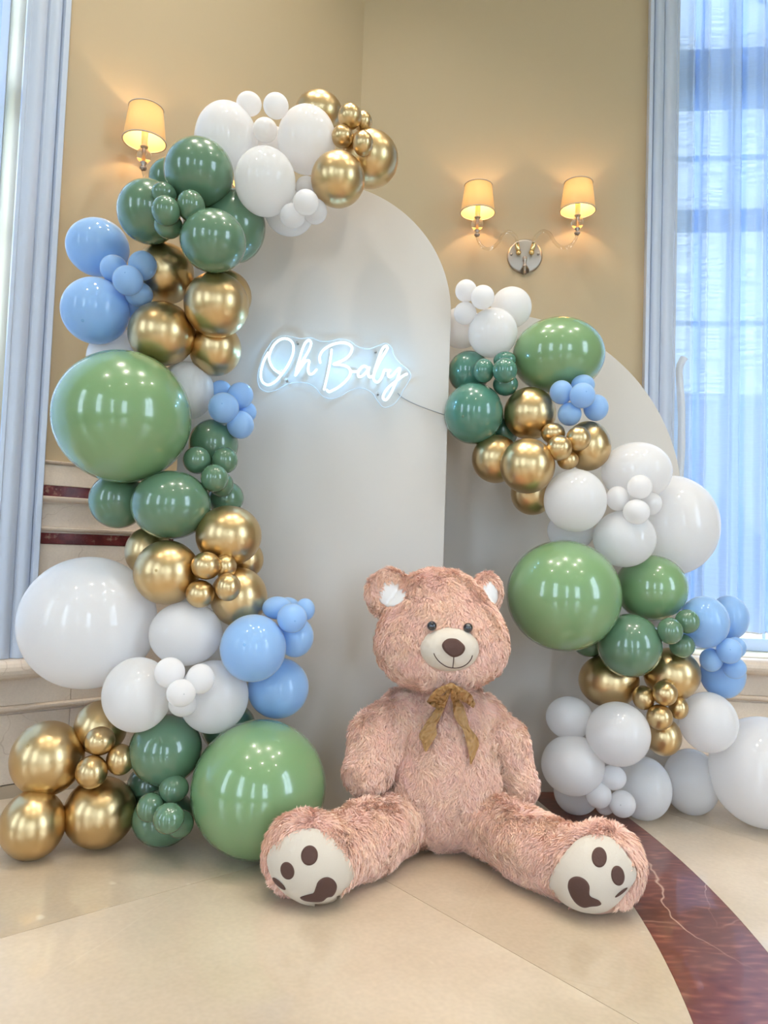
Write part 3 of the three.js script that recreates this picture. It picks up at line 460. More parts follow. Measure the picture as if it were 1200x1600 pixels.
const BALLOONS = [
['white', 'large white balloons at the top of the tall arch', [
  [-0.530, 2.099, -2.236, 0.1067, 0.91, 1.08, 'large white balloon at left end of the arch-top whites, above the green cluster'],
  [-0.274, 2.084, -2.187, 0.0942, 0.94, 1.05, 'tall oval white balloon at the arch top touching the gold cluster'],
  [-0.383, 1.916, -2.121, 0.0936, 0.95, 1.04, 'large white balloon lowest in front of the arch-top whites, beside the top green balloon'],
  [-0.412, 2.126, -2.321, 0.0737, 1.05, 0.95, 'white balloon mostly hidden in the gap between the three large arch-top whites'],
]],
['white', 'small white balloons on the arch-top whites', [
  [-0.460, 2.207, -2.214, 0.0366, 1.06, 0.94, 'left one of two small white balloons capping the arch-top whites'],
  [-0.352, 2.115, -2.069, 0.0356, 1.02, 0.98, 'right one of two small white balloons capping the arch-top whites'],
  [-0.402, 2.111, -2.188, 0.0364, 1.03, 0.97, 'small white balloon in the centre of the three large arch-top whites'],
]],
['white', 'large white balloons at the top of the tall arch', [
  [-0.321, 1.867, -2.214, 0.0704, 1.05, 0.95, 'white balloon peeking out beneath the lowest large arch-top white, against the grey panel'],
]],
['white', 'small white balloons hanging under the arch-top whites', [
  [-0.267, 1.931, -2.173, 0.0321, 1.04, 0.96, 'highest small white balloon under the tall oval arch-top white'],
  [-0.256, 1.841, -2.084, 0.0362, 1.01, 0.99, 'front small white balloon of the knot hanging below the arch-top whites'],
  [-0.235, 1.840, -2.137, 0.0363, 0.99, 1.01, 'rightmost small white balloon of the knot hanging below the arch-top whites'],
  [-0.298, 1.817, -2.120, 0.0360, 1.03, 0.97, 'lowest, leftmost small white balloon of the knot hanging below the arch-top whites'],
]],
['gold', 'large gold balloons at the top right of the tall arch', [
  [-0.254, 2.237, -2.303, 0.0729, 1.06, 0.94, 'large gold balloon half hidden behind the oval white, highest balloon of the tall arch'],
  [-0.170, 1.935, -2.129, 0.0792, 1.00, 1.00, 'large gold balloon lowest of the three at the arch top'],
  [-0.081, 2.051, -2.224, 0.0862, 1.01, 0.99, 'large gold balloon at the right end of the arch-top garland'],
]],
['gold', 'small gold balloons between the arch-top golds', [
  [-0.143, 2.138, -2.147, 0.0358, 0.99, 1.01, 'highest of the four small gold balloons at the arch top'],
  [-0.106, 2.150, -2.192, 0.0298, 0.95, 1.04, 'small gold balloon tucked behind the highest small one at the arch top'],
  [-0.163, 2.077, -2.149, 0.0329, 0.99, 1.01, 'leftmost of the four small gold balloons at the arch top, touching the white'],
  [-0.099, 2.034, -2.107, 0.0327, 0.92, 1.08, 'lowest of the four small gold balloons at the arch top'],
]],
['green', 'large green balloons of the upper left cluster', [
  [-0.576, 1.931, -2.111, 0.0993, 1.01, 0.98, 'largest green balloon of the upper left cluster, directly below the arch-top whites'],
  [-0.692, 1.968, -2.231, 0.0667, 1.03, 0.97, 'green balloon edge showing behind the upper left cluster, under the single lamp'],
  [-0.730, 1.828, -2.152, 0.0930, 0.99, 1.00, 'left large green balloon of the upper left cluster, above the blue balloons'],
  [-0.512, 1.708, -2.061, 0.0900, 1.03, 0.97, 'lower large green balloon of the upper left cluster, above the gold balloons'],
  [-0.491, 1.820, -2.215, 0.1038, 0.94, 1.05, 'dark green balloon behind the upper left cluster, against the grey panel'],
]],
['green', 'small green balloons of the upper left cluster', [
  [-0.659, 1.842, -2.061, 0.0326, 1.07, 0.93, 'topmost small green balloon in the upper left green cluster'],
  [-0.635, 1.768, -2.010, 0.0403, 0.97, 1.02, 'front left small green balloon in the upper left green cluster', '', [-0.1, -0.1]],
  [-0.573, 1.796, -2.034, 0.0413, 0.95, 1.05, 'right small green balloon in the upper left green cluster'],
  [-0.642, 1.750, -2.062, 0.0388, 1.04, 0.96, 'lowest small green balloon in the upper left green cluster'],
]],
['blue', 'large blue balloons of the upper left', [
  [-0.923, 1.761, -2.268, 0.0920, 1.03, 0.96, 'upper of the two large pale blue balloons at the left edge of the tall garland'],
  [-0.889, 1.536, -2.192, 0.0986, 1.00, 1.00, 'lower of the two large pale blue balloons at the left edge, above the biggest green', '', [-0.35, -0.55]],
]],
['blue', 'small blue balloons beside the two large upper left blues', [
  [-0.836, 1.663, -2.182, 0.0409, 0.99, 1.00, 'left small blue balloon in front of the upper large blue balloon'],
  [-0.772, 1.609, -2.126, 0.0431, 1.01, 0.99, 'front centre small blue balloon between the two large upper left blues', '', [-0.2, 0.2]],
  [-0.745, 1.670, -2.166, 0.0422, 0.99, 1.01, 'topmost small blue balloon of the upper left, against a gold balloon'],
  [-0.756, 1.587, -2.179, 0.0389, 1.05, 0.94, 'lowest small blue balloon in front at the upper left'],
  [-0.793, 1.571, -2.241, 0.0395, 1.04, 0.96, 'small blue balloon hidden deepest between the lower large blue and a gold'],
]],
['gold', 'large gold balloons of the upper left garland', [
  [-0.708, 1.683, -2.262, 0.0914, 0.98, 1.02, 'gold balloon behind the small upper left blues, below the left green balloon'],
  [-0.515, 1.553, -2.149, 0.0947, 1.00, 1.00, 'shiny gold balloon right in front, below the lower green of the upper left cluster'],
  [-0.526, 1.634, -2.306, 0.0815, 1.00, 1.00, 'gold balloon edge showing behind the shiny front gold balloon of the upper left'],
  [-0.682, 1.470, -2.181, 0.0964, 1.02, 0.98, 'gold balloon directly above the biggest green balloon of the tall garland'],
  [-0.537, 1.448, -2.249, 0.0807, 0.98, 1.02, 'gold balloon lowest right of the upper left golds, next to the grey panel'],
]],
['white', 'white balloons around the biggest left green balloon', [
  [-0.857, 1.420, -2.317, 0.0983, 0.99, 1.01, 'white balloon mostly hidden between the lower large blue and the biggest left green'],
  [-0.624, 1.319, -2.267, 0.0870, 0.97, 1.03, 'white balloon at the right shoulder of the biggest left green balloon'],
]],
['green', 'very large green balloons', [
  [-0.764, 1.206, -2.121, 0.1928, 1.00, 0.99, 'huge green balloon halfway up the tall garland, largest at the far left', 'big'],
]],
['blue', 'small blue balloons left of the neon sign', [
  [-0.525, 1.328, -2.298, 0.0345, 1.02, 0.98, 'small blue balloon furthest left and behind in the bunch beside the neon sign'],
  [-0.453, 1.307, -2.248, 0.0396, 1.00, 1.00, 'upper right small blue balloon in the bunch beside the neon sign'],
  [-0.493, 1.258, -2.204, 0.0459, 1.00, 1.00, 'front left small blue balloon in the bunch beside the neon sign, showing its tip', '', [-0.1, 0.1]],
  [-0.447, 1.214, -2.239, 0.0419, 0.98, 1.02, 'lowest small blue balloon in the bunch beside the neon sign'],
  [-0.442, 1.263, -2.289, 0.0335, 1.00, 1.00, 'small blue balloon half hidden at right of the bunch beside the neon sign'],
]],
['green', 'green balloons below the huge left green balloon', [
  [-0.536, 1.157, -2.281, 0.0772, 0.98, 1.02, 'green balloon half covered by small greens, under the blue bunch by the sign'],
]],
['green', 'small green balloons right of the huge left green balloon', [
  [-0.559, 1.095, -2.183, 0.0415, 1.00, 1.00, 'left small green balloon at the right flank of the huge left green'],
  [-0.480, 1.099, -2.196, 0.0391, 0.98, 1.02, 'right small green balloon of the four at the flank of the huge left green'],
  [-0.497, 1.040, -2.148, 0.0405, 0.99, 1.01, 'front lowest small green balloon of the four beside the oval green balloon', '', [0, 0.2]],
  [-0.488, 1.027, -2.203, 0.0368, 0.96, 1.04, 'small green balloon behind the lowest small one beside the oval green balloon'],
]],
['green', 'green balloons below the huge left green balloon', [
  [-0.489, 0.991, -2.270, 0.0545, 1.02, 0.98, 'green balloon edge behind, just above the middle left gold balloons'],
  [-0.800, 0.969, -2.219, 0.0843, 1.00, 1.00, 'green balloon at left below the huge green, beside the red marble strip'],
  [-0.616, 0.957, -2.136, 0.1060, 1.06, 0.94, 'wide oval green balloon lying below the huge left green balloon'],
]],
['gold', 'large gold balloons of the middle left garland', [
  [-0.448, 0.874, -2.148, 0.0914, 1.03, 0.96, 'gold balloon highest right in the middle left gold cluster, below the greens'],
  [-0.703, 0.819, -2.222, 0.0702, 0.96, 1.04, 'gold balloon at left behind, between the oval green and the huge white balloon'],
  [-0.607, 0.764, -2.094, 0.0909, 1.00, 1.00, 'large front gold balloon of the middle left cluster, touching the huge white balloon', '', [-0.3, 0.1]],
  [-0.419, 0.805, -2.255, 0.0579, 0.99, 1.01, 'gold balloon edge behind at right of the middle left gold cluster'],
  [-0.410, 0.699, -2.142, 0.0829, 0.98, 1.02, 'gold balloon lowest right in the middle left cluster, above the blue balloons'],
]],
['gold', 'small gold balloons of the middle left gold cluster', [
  [-0.486, 0.788, -2.047, 0.0396, 1.02, 0.98, 'upper left of the small gold balloons in the middle left gold cluster', '', [0.1, 0.1]],
  [-0.441, 0.787, -2.085, 0.0329, 0.96, 1.04, 'small gold balloon tucked behind the others in the middle left gold cluster'],
  [-0.500, 0.710, -2.054, 0.0391, 1.01, 0.99, 'lowest left of the small gold balloons in the middle left gold cluster'],
  [-0.421, 0.732, -2.038, 0.0368, 0.96, 1.05, 'right front small gold balloon in the middle left gold cluster'],
]],
['blue', 'small blue balloons above the lower left blues', [
  [-0.295, 0.673, -2.123, 0.0380, 1.14, 0.86, 'leftmost small blue balloon on top of the lower left blue balloons'],
  [-0.273, 0.673, -2.178, 0.0316, 1.12, 0.88, 'small blue balloon at the back on top of the lower left blue balloons'],
  [-0.246, 0.650, -2.072, 0.0411, 1.01, 0.99, 'front small blue balloon on top of the lower left blue balloons, showing its tip', '', [0.2, -0.1]],
  [-0.217, 0.670, -2.139, 0.0302, 0.94, 1.06, 'rightmost small blue balloon on top of the lower left blue balloons'],
]],
['blue', 'large blue balloons of the lower left garland', [
  [-0.349, 0.565, -2.065, 0.0915, 0.99, 1.01, 'large blue balloon in front, left of the grey panel beside white balloons', '', [-0.25, 0.22]],
  [-0.243, 0.590, -2.146, 0.0556, 0.95, 1.05, 'blue balloon behind, under the small blues against the grey panel'],
  [-0.292, 0.434, -2.192, 0.0884, 1.01, 0.99, 'large blue balloon lowest of the left garland, resting on the big green'],
]],
['white', 'large white balloons of the lower left garland', [
  [-0.840, 0.611, -2.146, 0.1902, 1.00, 0.99, 'huge white balloon at the far left edge of the garland'],
  [-0.546, 0.594, -2.100, 0.0955, 1.06, 0.94, 'white balloon at upper right of the huge left white, below the gold cluster'],
  [-0.653, 0.433, -2.034, 0.0960, 0.96, 1.04, 'white balloon at left below the huge left white balloon'],
  [-0.459, 0.422, -2.095, 0.0984, 0.98, 1.02, 'white balloon at right beneath the large front blue balloon'],
]],
['white', 'small white balloons of the lower left white cluster', [
  [-0.551, 0.506, -1.972, 0.0397, 1.00, 1.00, 'upper left small white balloon in the lower left white cluster'],
  [-0.471, 0.491, -1.979, 0.0384, 0.96, 1.03, 'right small white balloon in the lower left white cluster'],
  [-0.511, 0.459, -1.945, 0.0367, 1.03, 0.97, 'front centre small white balloon in the lower left white cluster', '', [0.2, 0.1]],
  [-0.520, 0.418, -2.005, 0.0357, 1.07, 0.93, 'lowest small white balloon in the lower left white cluster'],
]],
['gold', 'large gold balloons at the lower left corner', [
  [-0.904, 0.243, -2.072, 0.0985, 0.98, 1.02, 'large gold balloon upper left in the floor-level gold cluster', '', [-0.5, 0.55]],
  [-0.787, 0.315, -2.141, 0.0745, 0.98, 1.01, 'gold balloon behind the floor-level gold cluster, below the left white balloon'],
]],
['gold', 'small gold balloons of the lower left corner', [
  [-0.753, 0.301, -2.048, 0.0392, 1.02, 0.98, 'topmost small gold balloon in the floor-level gold cluster', '', [0, 0.3]],
  [-0.697, 0.251, -2.056, 0.0398, 0.95, 1.04, 'right small gold balloon in the floor-level gold cluster, touching green'],
  [-0.761, 0.226, -2.021, 0.0428, 0.97, 1.02, 'lowest front small gold balloon in the floor-level gold cluster'],
]],
['gold', 'large gold balloons at the lower left corner', [
  [-0.906, 0.086, -2.010, 0.0865, 0.96, 1.03, 'gold balloon on the floor at the far left'],
  [-0.758, 0.096, -2.090, 0.0958, 1.01, 0.99, 'gold balloon on the floor beside the dark green balloon'],
]],
['green', 'large green balloons at the foot of the left garland', [
  [-0.586, 0.271, -2.095, 0.0981, 1.01, 0.99, 'dark green balloon below the lower left whites, left of the big floor green'],
  [-0.439, 0.306, -2.227, 0.0765, 1.05, 0.95, 'dark green balloon showing behind the white and the big floor green'],
  [-0.317, 0.183, -2.068, 0.1834, 1.00, 1.00, 'huge green balloon on the floor next to the bear foot', 'big'],
  [-0.586, 0.082, -2.106, 0.0816, 1.05, 0.95, 'dark green balloon on the floor between gold and the huge floor green'],
  [-0.657, 0.137, -2.198, 0.0655, 0.98, 1.02, 'dark green balloon in the shade behind the small floor greens'],
]],
['green', 'small green balloons at the foot of the left garland', [
  [-0.541, 0.186, -2.031, 0.0386, 1.03, 0.96, 'topmost small green balloon at the foot of the left garland'],
  [-0.594, 0.143, -2.006, 0.0369, 0.97, 1.03, 'leftmost small green balloon at the foot of the left garland'],
  [-0.529, 0.137, -1.950, 0.0390, 1.02, 0.98, 'front small green balloon at the foot of the left garland', '', [0.2, -0.2]],
  [-0.514, 0.102, -2.009, 0.0362, 1.00, 1.00, 'lowest right small green balloon at the foot of the left garland'],
]],
['white', 'white balloons at the top of the right garland', [
  [0.246, 1.715, -2.409, 0.0362, 0.99, 1.01, 'highest small white balloon at the top of the right garland'],
  [0.297, 1.682, -2.371, 0.0387, 0.99, 1.01, 'right small white balloon at the top of the right garland'],
  [0.247, 1.645, -2.426, 0.0376, 1.01, 0.99, 'lowest small white balloon at the top of the right garland'],
  [0.417, 1.705, -2.530, 0.0704, 1.00, 1.00, 'white balloon at the upper right of the right garland top, below the double lamp'],
  [0.247, 1.629, -2.535, 0.0721, 1.01, 0.99, 'white balloon partly hidden behind the edge of the tall panel'],
  [0.343, 1.587, -2.443, 0.0820, 1.00, 1.00, 'front white balloon of the right garland top, above the greens'],
]],
['green', 'large green balloons at the top of the right garland', [
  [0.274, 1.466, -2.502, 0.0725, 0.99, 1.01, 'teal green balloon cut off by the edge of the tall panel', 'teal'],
  [0.285, 1.310, -2.429, 0.0999, 0.98, 1.02, 'neon-tinted green ball overlapping the edge of the tall panel', 'teal', [-0.35, -0.25]],
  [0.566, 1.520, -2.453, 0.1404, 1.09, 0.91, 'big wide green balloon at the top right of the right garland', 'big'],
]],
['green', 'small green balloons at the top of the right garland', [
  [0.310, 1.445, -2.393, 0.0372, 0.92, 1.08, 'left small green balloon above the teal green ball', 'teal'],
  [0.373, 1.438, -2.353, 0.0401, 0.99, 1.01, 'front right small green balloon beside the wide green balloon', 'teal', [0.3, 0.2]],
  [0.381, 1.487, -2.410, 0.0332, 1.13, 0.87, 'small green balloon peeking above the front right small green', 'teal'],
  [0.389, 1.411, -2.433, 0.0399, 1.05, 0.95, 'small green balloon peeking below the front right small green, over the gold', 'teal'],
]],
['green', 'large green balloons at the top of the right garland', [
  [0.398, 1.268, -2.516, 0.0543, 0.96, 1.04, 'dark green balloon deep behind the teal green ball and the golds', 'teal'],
]],
['gold', 'large gold balloons of the upper right garland', [
  [0.470, 1.315, -2.422, 0.0860, 0.99, 1.01, 'highest large gold balloon of the right garland, below the wide green'],
  [0.364, 1.162, -2.436, 0.0794, 0.99, 1.01, 'gold balloon at left behind, below the teal green ball'],
  [0.444, 1.127, -2.305, 0.0858, 0.99, 1.01, 'front gold balloon in the centre of the upper right gold cluster'],
  [0.485, 1.051, -2.423, 0.0708, 0.99, 1.01, 'lowest gold balloon of the upper right cluster, beside a white balloon'],
  [0.657, 1.210, -2.395, 0.0772, 0.95, 1.05, 'gold balloon at right behind the small golds, against the grey short arch'],
]],
['gold', 'small gold balloons of the upper right garland', [
  [0.532, 1.240, -2.350, 0.0358, 1.06, 0.94, 'topmost small gold balloon of the upper right gold cluster'],
  [0.536, 1.183, -2.276, 0.0395, 1.00, 1.00, 'front small gold balloon of the upper right gold cluster', '', [0.2, 0.1]],
  [0.600, 1.218, -2.298, 0.0383, 0.99, 1.01, 'right small gold balloon of the upper right gold cluster'],
  [0.574, 1.152, -2.322, 0.0318, 1.05, 0.95, 'lowest small gold balloon of the upper right gold cluster, above a white'],
]],
['blue', 'small blue balloons under the wide green balloon', [
  [0.555, 1.373, -2.348, 0.0377, 0.98, 1.02, 'left small blue balloon in the bunch below the wide green balloon'],
  [0.627, 1.401, -2.360, 0.0363, 1.04, 0.95, 'topmost small blue balloon in the bunch below the wide green balloon'],
  [0.612, 1.356, -2.307, 0.0399, 1.00, 1.00, 'front centre small blue balloon in the bunch below the wide green balloon', '', [0.3, 0.1]],
  [0.584, 1.304, -2.352, 0.0377, 1.00, 1.00, 'lowest small blue balloon in the bunch below the wide green balloon'],
  [0.671, 1.330, -2.362, 0.0413, 0.96, 1.04, 'rightmost small blue balloon in the bunch below the wide green balloon'],
]],
['white', 'large white balloons of the middle right garland', [
  [0.818, 1.132, -2.399, 0.1033, 1.07, 0.93, 'white balloon highest in the middle right cluster, below the short arch edge'],
  [0.601, 1.025, -2.325, 0.0982, 0.99, 1.01, 'white balloon left in the middle right cluster, under the golds'],
  [0.621, 0.934, -2.450, 0.0721, 1.06, 0.94, 'white balloon mostly hidden just above the huge right green balloon'],
  [0.769, 0.911, -2.358, 0.0939, 1.03, 0.97, 'white balloon lowest in front of the middle right cluster'],
  [0.984, 0.967, -2.531, 0.1637, 0.96, 1.04, 'huge white balloon at right in front of the curtain'],
]],
['white', 'small white balloons of the middle right garland', [
  [0.791, 1.071, -2.288, 0.0377, 1.00, 1.00, 'topmost small white balloon in the middle right cluster'],
  [0.735, 1.036, -2.325, 0.0374, 0.95, 1.05, 'left small white balloon in the middle right cluster'],
  [0.780, 0.993, -2.282, 0.0399, 1.01, 0.99, 'lowest small white balloon in the middle right cluster'],
  [0.849, 1.025, -2.344, 0.0345, 0.94, 1.06, 'right small white balloon in the middle right cluster'],
]],
['green', 'very large green balloons', [
  [0.568, 0.727, -2.314, 0.1740, 1.01, 0.99, 'huge green balloon right of the bear head', 'big'],
]],
['green', 'large green balloons of the lower right garland', [
  [0.879, 0.755, -2.418, 0.1109, 1.03, 0.97, 'green balloon at upper right of the huge right green, below the whites', 'big'],
  [0.779, 0.578, -2.321, 0.0978, 1.00, 1.00, 'green balloon below the huge right green, above the golds'],
  [0.693, 0.579, -2.467, 0.0600, 0.99, 1.01, 'green balloon edge showing beneath the huge right green balloon'],
]],
['green', 'small green balloons of the lower right garland', [
  [0.882, 0.633, -2.261, 0.0392, 0.97, 1.03, 'left small green balloon between right greens and blue balloons', '', [0, 0.1]],
  [0.948, 0.661, -2.295, 0.0369, 0.99, 1.01, 'upper small green balloon touching the right large blue balloon'],
  [0.945, 0.582, -2.326, 0.0382, 1.02, 0.98, 'lower small green balloon above the right gold balloon'],
]],
['blue', 'large blue balloons of the right garland', [
  [1.041, 0.653, -2.388, 0.0793, 0.95, 1.05, 'large blue balloon in front of the curtain beside the small greens'],
  [1.181, 0.660, -2.519, 0.0693, 0.92, 1.08, 'large blue balloon at the far right behind, in front of the curtain hem'],
  [1.146, 0.474, -2.483, 0.0753, 0.95, 1.05, 'large blue balloon lowest on the right, in front of the stone sill'],
]],
['blue', 'small blue balloons of the right garland', [
  [1.064, 0.533, -2.388, 0.0359, 0.97, 1.04, 'left small blue balloon among the right large blues'],
  [1.106, 0.568, -2.355, 0.0396, 0.97, 1.03, 'front upper small blue balloon among the right large blues', '', [0.1, 0.2]],
  [1.166, 0.570, -2.436, 0.0330, 0.97, 1.03, 'small blue balloon tucked behind the front upper one among the right blues'],
  [1.142, 0.509, -2.392, 0.0347, 1.02, 0.98, 'lowest small blue balloon among the right large blues'],
]],
['gold', 'large gold balloons of the lower right garland', [
  [0.754, 0.447, -2.441, 0.0909, 1.06, 0.94, 'gold balloon at left in the lower right gold cluster, near the grey panel'],
  [0.941, 0.484, -2.394, 0.0852, 1.03, 0.97, 'gold balloon at right in the lower right cluster, under the small greens'],
  [0.915, 0.286, -2.387, 0.0579, 0.96, 1.04, 'gold balloon lowest in the lower right cluster, between white balloons'],
]],
['gold', 'small gold balloons of the lower right garland', [
  [0.833, 0.415, -2.340, 0.0360, 0.95, 1.05, 'left small gold balloon in the lower right gold cluster'],
  [0.885, 0.438, -2.303, 0.0381, 0.99, 1.01, 'topmost front small gold balloon in the lower right gold cluster'],
  [0.872, 0.363, -2.308, 0.0390, 1.00, 1.00, 'lowest small gold balloon in the lower right gold cluster', '', [0, 0.2]],
  [0.945, 0.386, -2.346, 0.0324, 0.92, 1.08, 'right small gold balloon in the lower right gold cluster'],
]],
['white', 'large white balloons at the foot of the right garland', [
  [0.617, 0.332, -2.400, 0.0704, 1.05, 0.95, 'white balloon at upper left behind, beside the bear arm'],
  [0.747, 0.306, -2.317, 0.0970, 1.00, 1.00, 'front white balloon highest in the floor-level right whites, below the golds'],
  [0.620, 0.195, -2.357, 0.0947, 1.03, 0.97, 'white balloon left in front among the floor-level right whites'],
  [0.668, 0.072, -2.484, 0.0724, 1.02, 0.98, 'shaded white balloon lowest at left, on the red marble band'],
  [0.886, 0.095, -2.477, 0.0952, 0.94, 1.06, 'white balloon on the floor right of the three small whites'],
  [1.074, 0.100, -2.549, 0.1002, 0.92, 1.08, 'white balloon on the floor between the right whites and the huge edge white'],
  [1.058, 0.336, -2.388, 0.0915, 0.97, 1.03, 'white balloon under the lowest right blue balloon'],
  [1.262, 0.171, -2.443, 0.1707, 0.97, 1.02, 'huge white balloon on the floor at the far right, beside the stone window seat'],
]],
['white', 'small white balloons at the foot of the right garland', [
  [0.741, 0.167, -2.337, 0.0387, 1.03, 0.97, 'topmost small white balloon at the foot of the right garland'],
  [0.695, 0.114, -2.331, 0.0400, 1.00, 1.00, 'left small white balloon at the foot of the right garland'],
  [0.771, 0.087, -2.338, 0.0407, 1.00, 1.00, 'lowest right small white balloon at the foot of the right garland', '', [-0.1, 0.2]],
  [0.731, 0.063, -2.383, 0.0277, 1.05, 0.95, 'small white balloon hidden behind the others at the foot of the right garland'],
]],
];

// -- balloons: [x, y, z, radius, width, height, label, tone, where the tip shows]
{
  const profile = n => {                                        // a unit balloon: round, a touch longer towards the neck (-z)
    const g = new THREE.SphereGeometry(1, n, Math.round(n * 0.7)), P = g.attributes.position, N = V(0, 0, 0);
    g.rotateX(Math.PI / 2);
    for (let i = 0; i < P.count; i++) { const z = P.getZ(i); if (z < 0) P.setZ(i, z * (1 + 0.05 * z * z)); }
    g.computeVertexNormals(); return g;
  };
  const big = profile(64), small = profile(40);
  const fixNormals = g => { const P = g.attributes.position, N = g.attributes.normal; for (let i = 0; i < P.count; i++) { const v = V(P.getX(i), P.getY(i), P.getZ(i)).normalize(); N.setXYZ(i, v.x, v.y, v.z); } };
  fixNormals(big); fixNormals(small);
  const nub = lathe([[0.062, -0.002], [0.05, 0.002], [0.034, 0.0045], [0.02, 0.008], [0.001, 0.011]], 20).rotateX(Math.PI / 2);
  const skins = { green: M.latexGreen, greenbig: M.latexGreenBig, greenteal: M.latexGreenNeonTint, blue: M.latexBlue, white: M.latexWhite, gold: M.chromeGold };  // greenteal carries the neon's blue light in its colour
  const tipSkins = { green: M.latexGreenTip, blue: M.latexBlueTip, white: M.latexWhiteTip, gold: M.chromeGoldTip };
  for (const [colour, group, rows] of BALLOONS) for (const [x, y, z, r, w, h, label, tone = '', tip] of rows) {
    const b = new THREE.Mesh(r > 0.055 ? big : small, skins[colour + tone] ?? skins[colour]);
    b.name = numbered(colour + '_balloon'); b.castShadow = b.receiveShadow = true;
    b.position.set(x, y, z); b.scale.set(r * w, r * h, r);
    b.rotation.set(0, Math.atan2(-x, -z) * 0.9 + 0, R(2)); if (z > 0) b.rotation.y = 0;
    b.rotation.y = Math.atan2(-x, -z);                          // the rounder end to the front, the knot into the garland
    tag(b, label, 'balloon', group); scene.add(b);
    if (tip) { const q = V(tip[0], tip[1], Math.sqrt(1 - tip[0] ** 2 - tip[1] ** 2)), m = part('tip', nub, tipSkins[colour], b); m.position.copy(q).multiplyScalar(0.996); m.quaternion.setFromUnitVectors(V(0, 0, 1), q); }
  }
}

// -- the bear: one sewn body, its fur, and the pieces sewn onto it
{
  const bear = thing('teddy_bear', 'giant dusty pink plush teddy bear with bronze ribbon bow sitting on the floor', 'teddy bear');
  const C = V(0.2, 0, -2.1); bear.position.copy(C);
  // joints in the place, [x, y, z, radius]
  const cap = (a, b) => ({ a: V(a[0], a[1], a[2]), b: V(b[0], b[1], b[2]), ra: a[3], rb: b[3] });
  const ell = (x, y, z, rx, ry, rz, turn = 0, tilt = 0) => ({ c: V(x, y, z), r: V(rx, ry, rz), q: new THREE.Quaternion().setFromEuler(new THREE.Euler(tilt, turn, 0)).invert() });
  const torso = [ell(0.193, 0.195, -2.20, 0.170, 0.180, 0.150), ell(0.194, 0.345, -2.22, 0.140, 0.140, 0.115), ell(0.193, 0.10, -2.225, 0.155, 0.098, 0.125)];
  const head = [ell(0.178, 0.622, -2.165, 0.166, 0.150, 0.160, 0.06), ell(0.083, 0.572, -2.13, 0.085, 0.084, 0.10), ell(0.278, 0.578, -2.13, 0.080, 0.082, 0.10), ell(0.185, 0.545, -2.12, 0.11, 0.070, 0.11), ell(0.165, 0.745, -2.15, 0.085, 0.040, 0.09)];
  const ears = [ell(0.022, 0.722, -2.185, 0.062, 0.066, 0.028, 0.15), ell(0.312, 0.730, -2.195, 0.050, 0.056, 0.030, 0.75)];
  const arms = [cap([0.075, 0.375, -2.19, 0.060], [0.008, 0.305, -2.15, 0.070]), cap([0.008, 0.305, -2.15, 0.070], [-0.020, 0.232, -2.095, 0.060]),
    cap([0.310, 0.370, -2.22, 0.052], [0.380, 0.29, -2.21, 0.056]), cap([0.380, 0.29, -2.21, 0.056], [0.420, 0.180, -2.18, 0.046])];
  const legs = [cap([0.095, 0.092, -2.16, 0.080], [-0.015, 0.090, -1.99, 0.078]), cap([-0.015, 0.090, -1.99, 0.078], [-0.12, 0.088, -1.86, 0.078]),
    cap([0.300, 0.092, -2.16, 0.080], [0.412, 0.088, -1.975, 0.076]), cap([0.412, 0.088, -1.975, 0.076], [0.515, 0.088, -1.85, 0.078])];
  const feet = [ell(-0.156, 0.100, -1.83, 0.104, 0.098, 0.075, -0.35), ell(0.550, 0.100, -1.825, 0.106, 0.098, 0.075, 0.35)];
  const tmp = V(0, 0, 0), t2 = V(0, 0, 0);
  const dEll = (e, p) => { tmp.copy(p).sub(e.c).applyQuaternion(e.q); const k0 = Math.hypot(tmp.x / e.r.x, tmp.y / e.r.y, tmp.z / e.r.z), k1 = Math.hypot(tmp.x / e.r.x ** 2, tmp.y / e.r.y ** 2, tmp.z / e.r.z ** 2); return k1 < 1e-9 ? -Math.min(e.r.x, e.r.y, e.r.z) : k0 * (k0 - 1) / k1; };
  const dCap = (c, p) => { t2.copy(c.b).sub(c.a); tmp.copy(p).sub(c.a); const h = clamp(tmp.dot(t2) / t2.lengthSq()); return tmp.addScaledVector(t2, -h).length() - (c.ra + (c.rb - c.ra) * h); };
  const smin = (a, b, k) => { const h = Math.max(k - Math.abs(a - b), 0) / k; return Math.min(a, b) - h * h * k * 0.25; };
  const many = (l, f, p, k) => l.reduce((d, s) => smin(d, f(s, p), k), 1);
  function sdf(p) {
    let d = many(torso, dEll, p, 0.06);
    d = smin(d, many(head, dEll, p, 0.05), 0.035);
    d = smin(d, many(ears, dEll, p, 0.01), 0.012);
    d = smin(d, Math.min(many(arms.slice(0, 2), dCap, p, 0.03), many(arms.slice(2), dCap, p, 0.03)), 0.014);
    const l0 = smin(many(legs.slice(0, 2), dCap, p, 0.03), dEll(feet[0], p), 0.03), l1 = smin(many(legs.slice(2), dCap, p, 0.03), dEll(feet[1], p), 0.03);
    return smin(d, Math.min(l0, l1), 0.022) - 0.003;
  }
  // mesh the field
  const half = 0.56, mid = V(0.2, 0.43, -2.06), N = 128, mc = new MarchingCubes(N, M.plush, false, false, 260000), p = V(0, 0, 0);
  for (let k = 0; k < N; k++) for (let j = 0; j < N; j++) for (let i = 0; i < N; i++) {
    p.set((i - N / 2) / (N / 2) * half + mid.x, (j - N / 2) / (N / 2) * half + mid.y, (k - N / 2) / (N / 2) * half + mid.z);
    mc.field[i + j * N + k * N * N] = -sdf(p);
  }
  mc.isolation = 0; mc.update();
  let geo = new THREE.BufferGeometry();
  geo.setAttribute('position', new THREE.BufferAttribute(mc.positionArray.slice(0, mc.count * 3), 3));
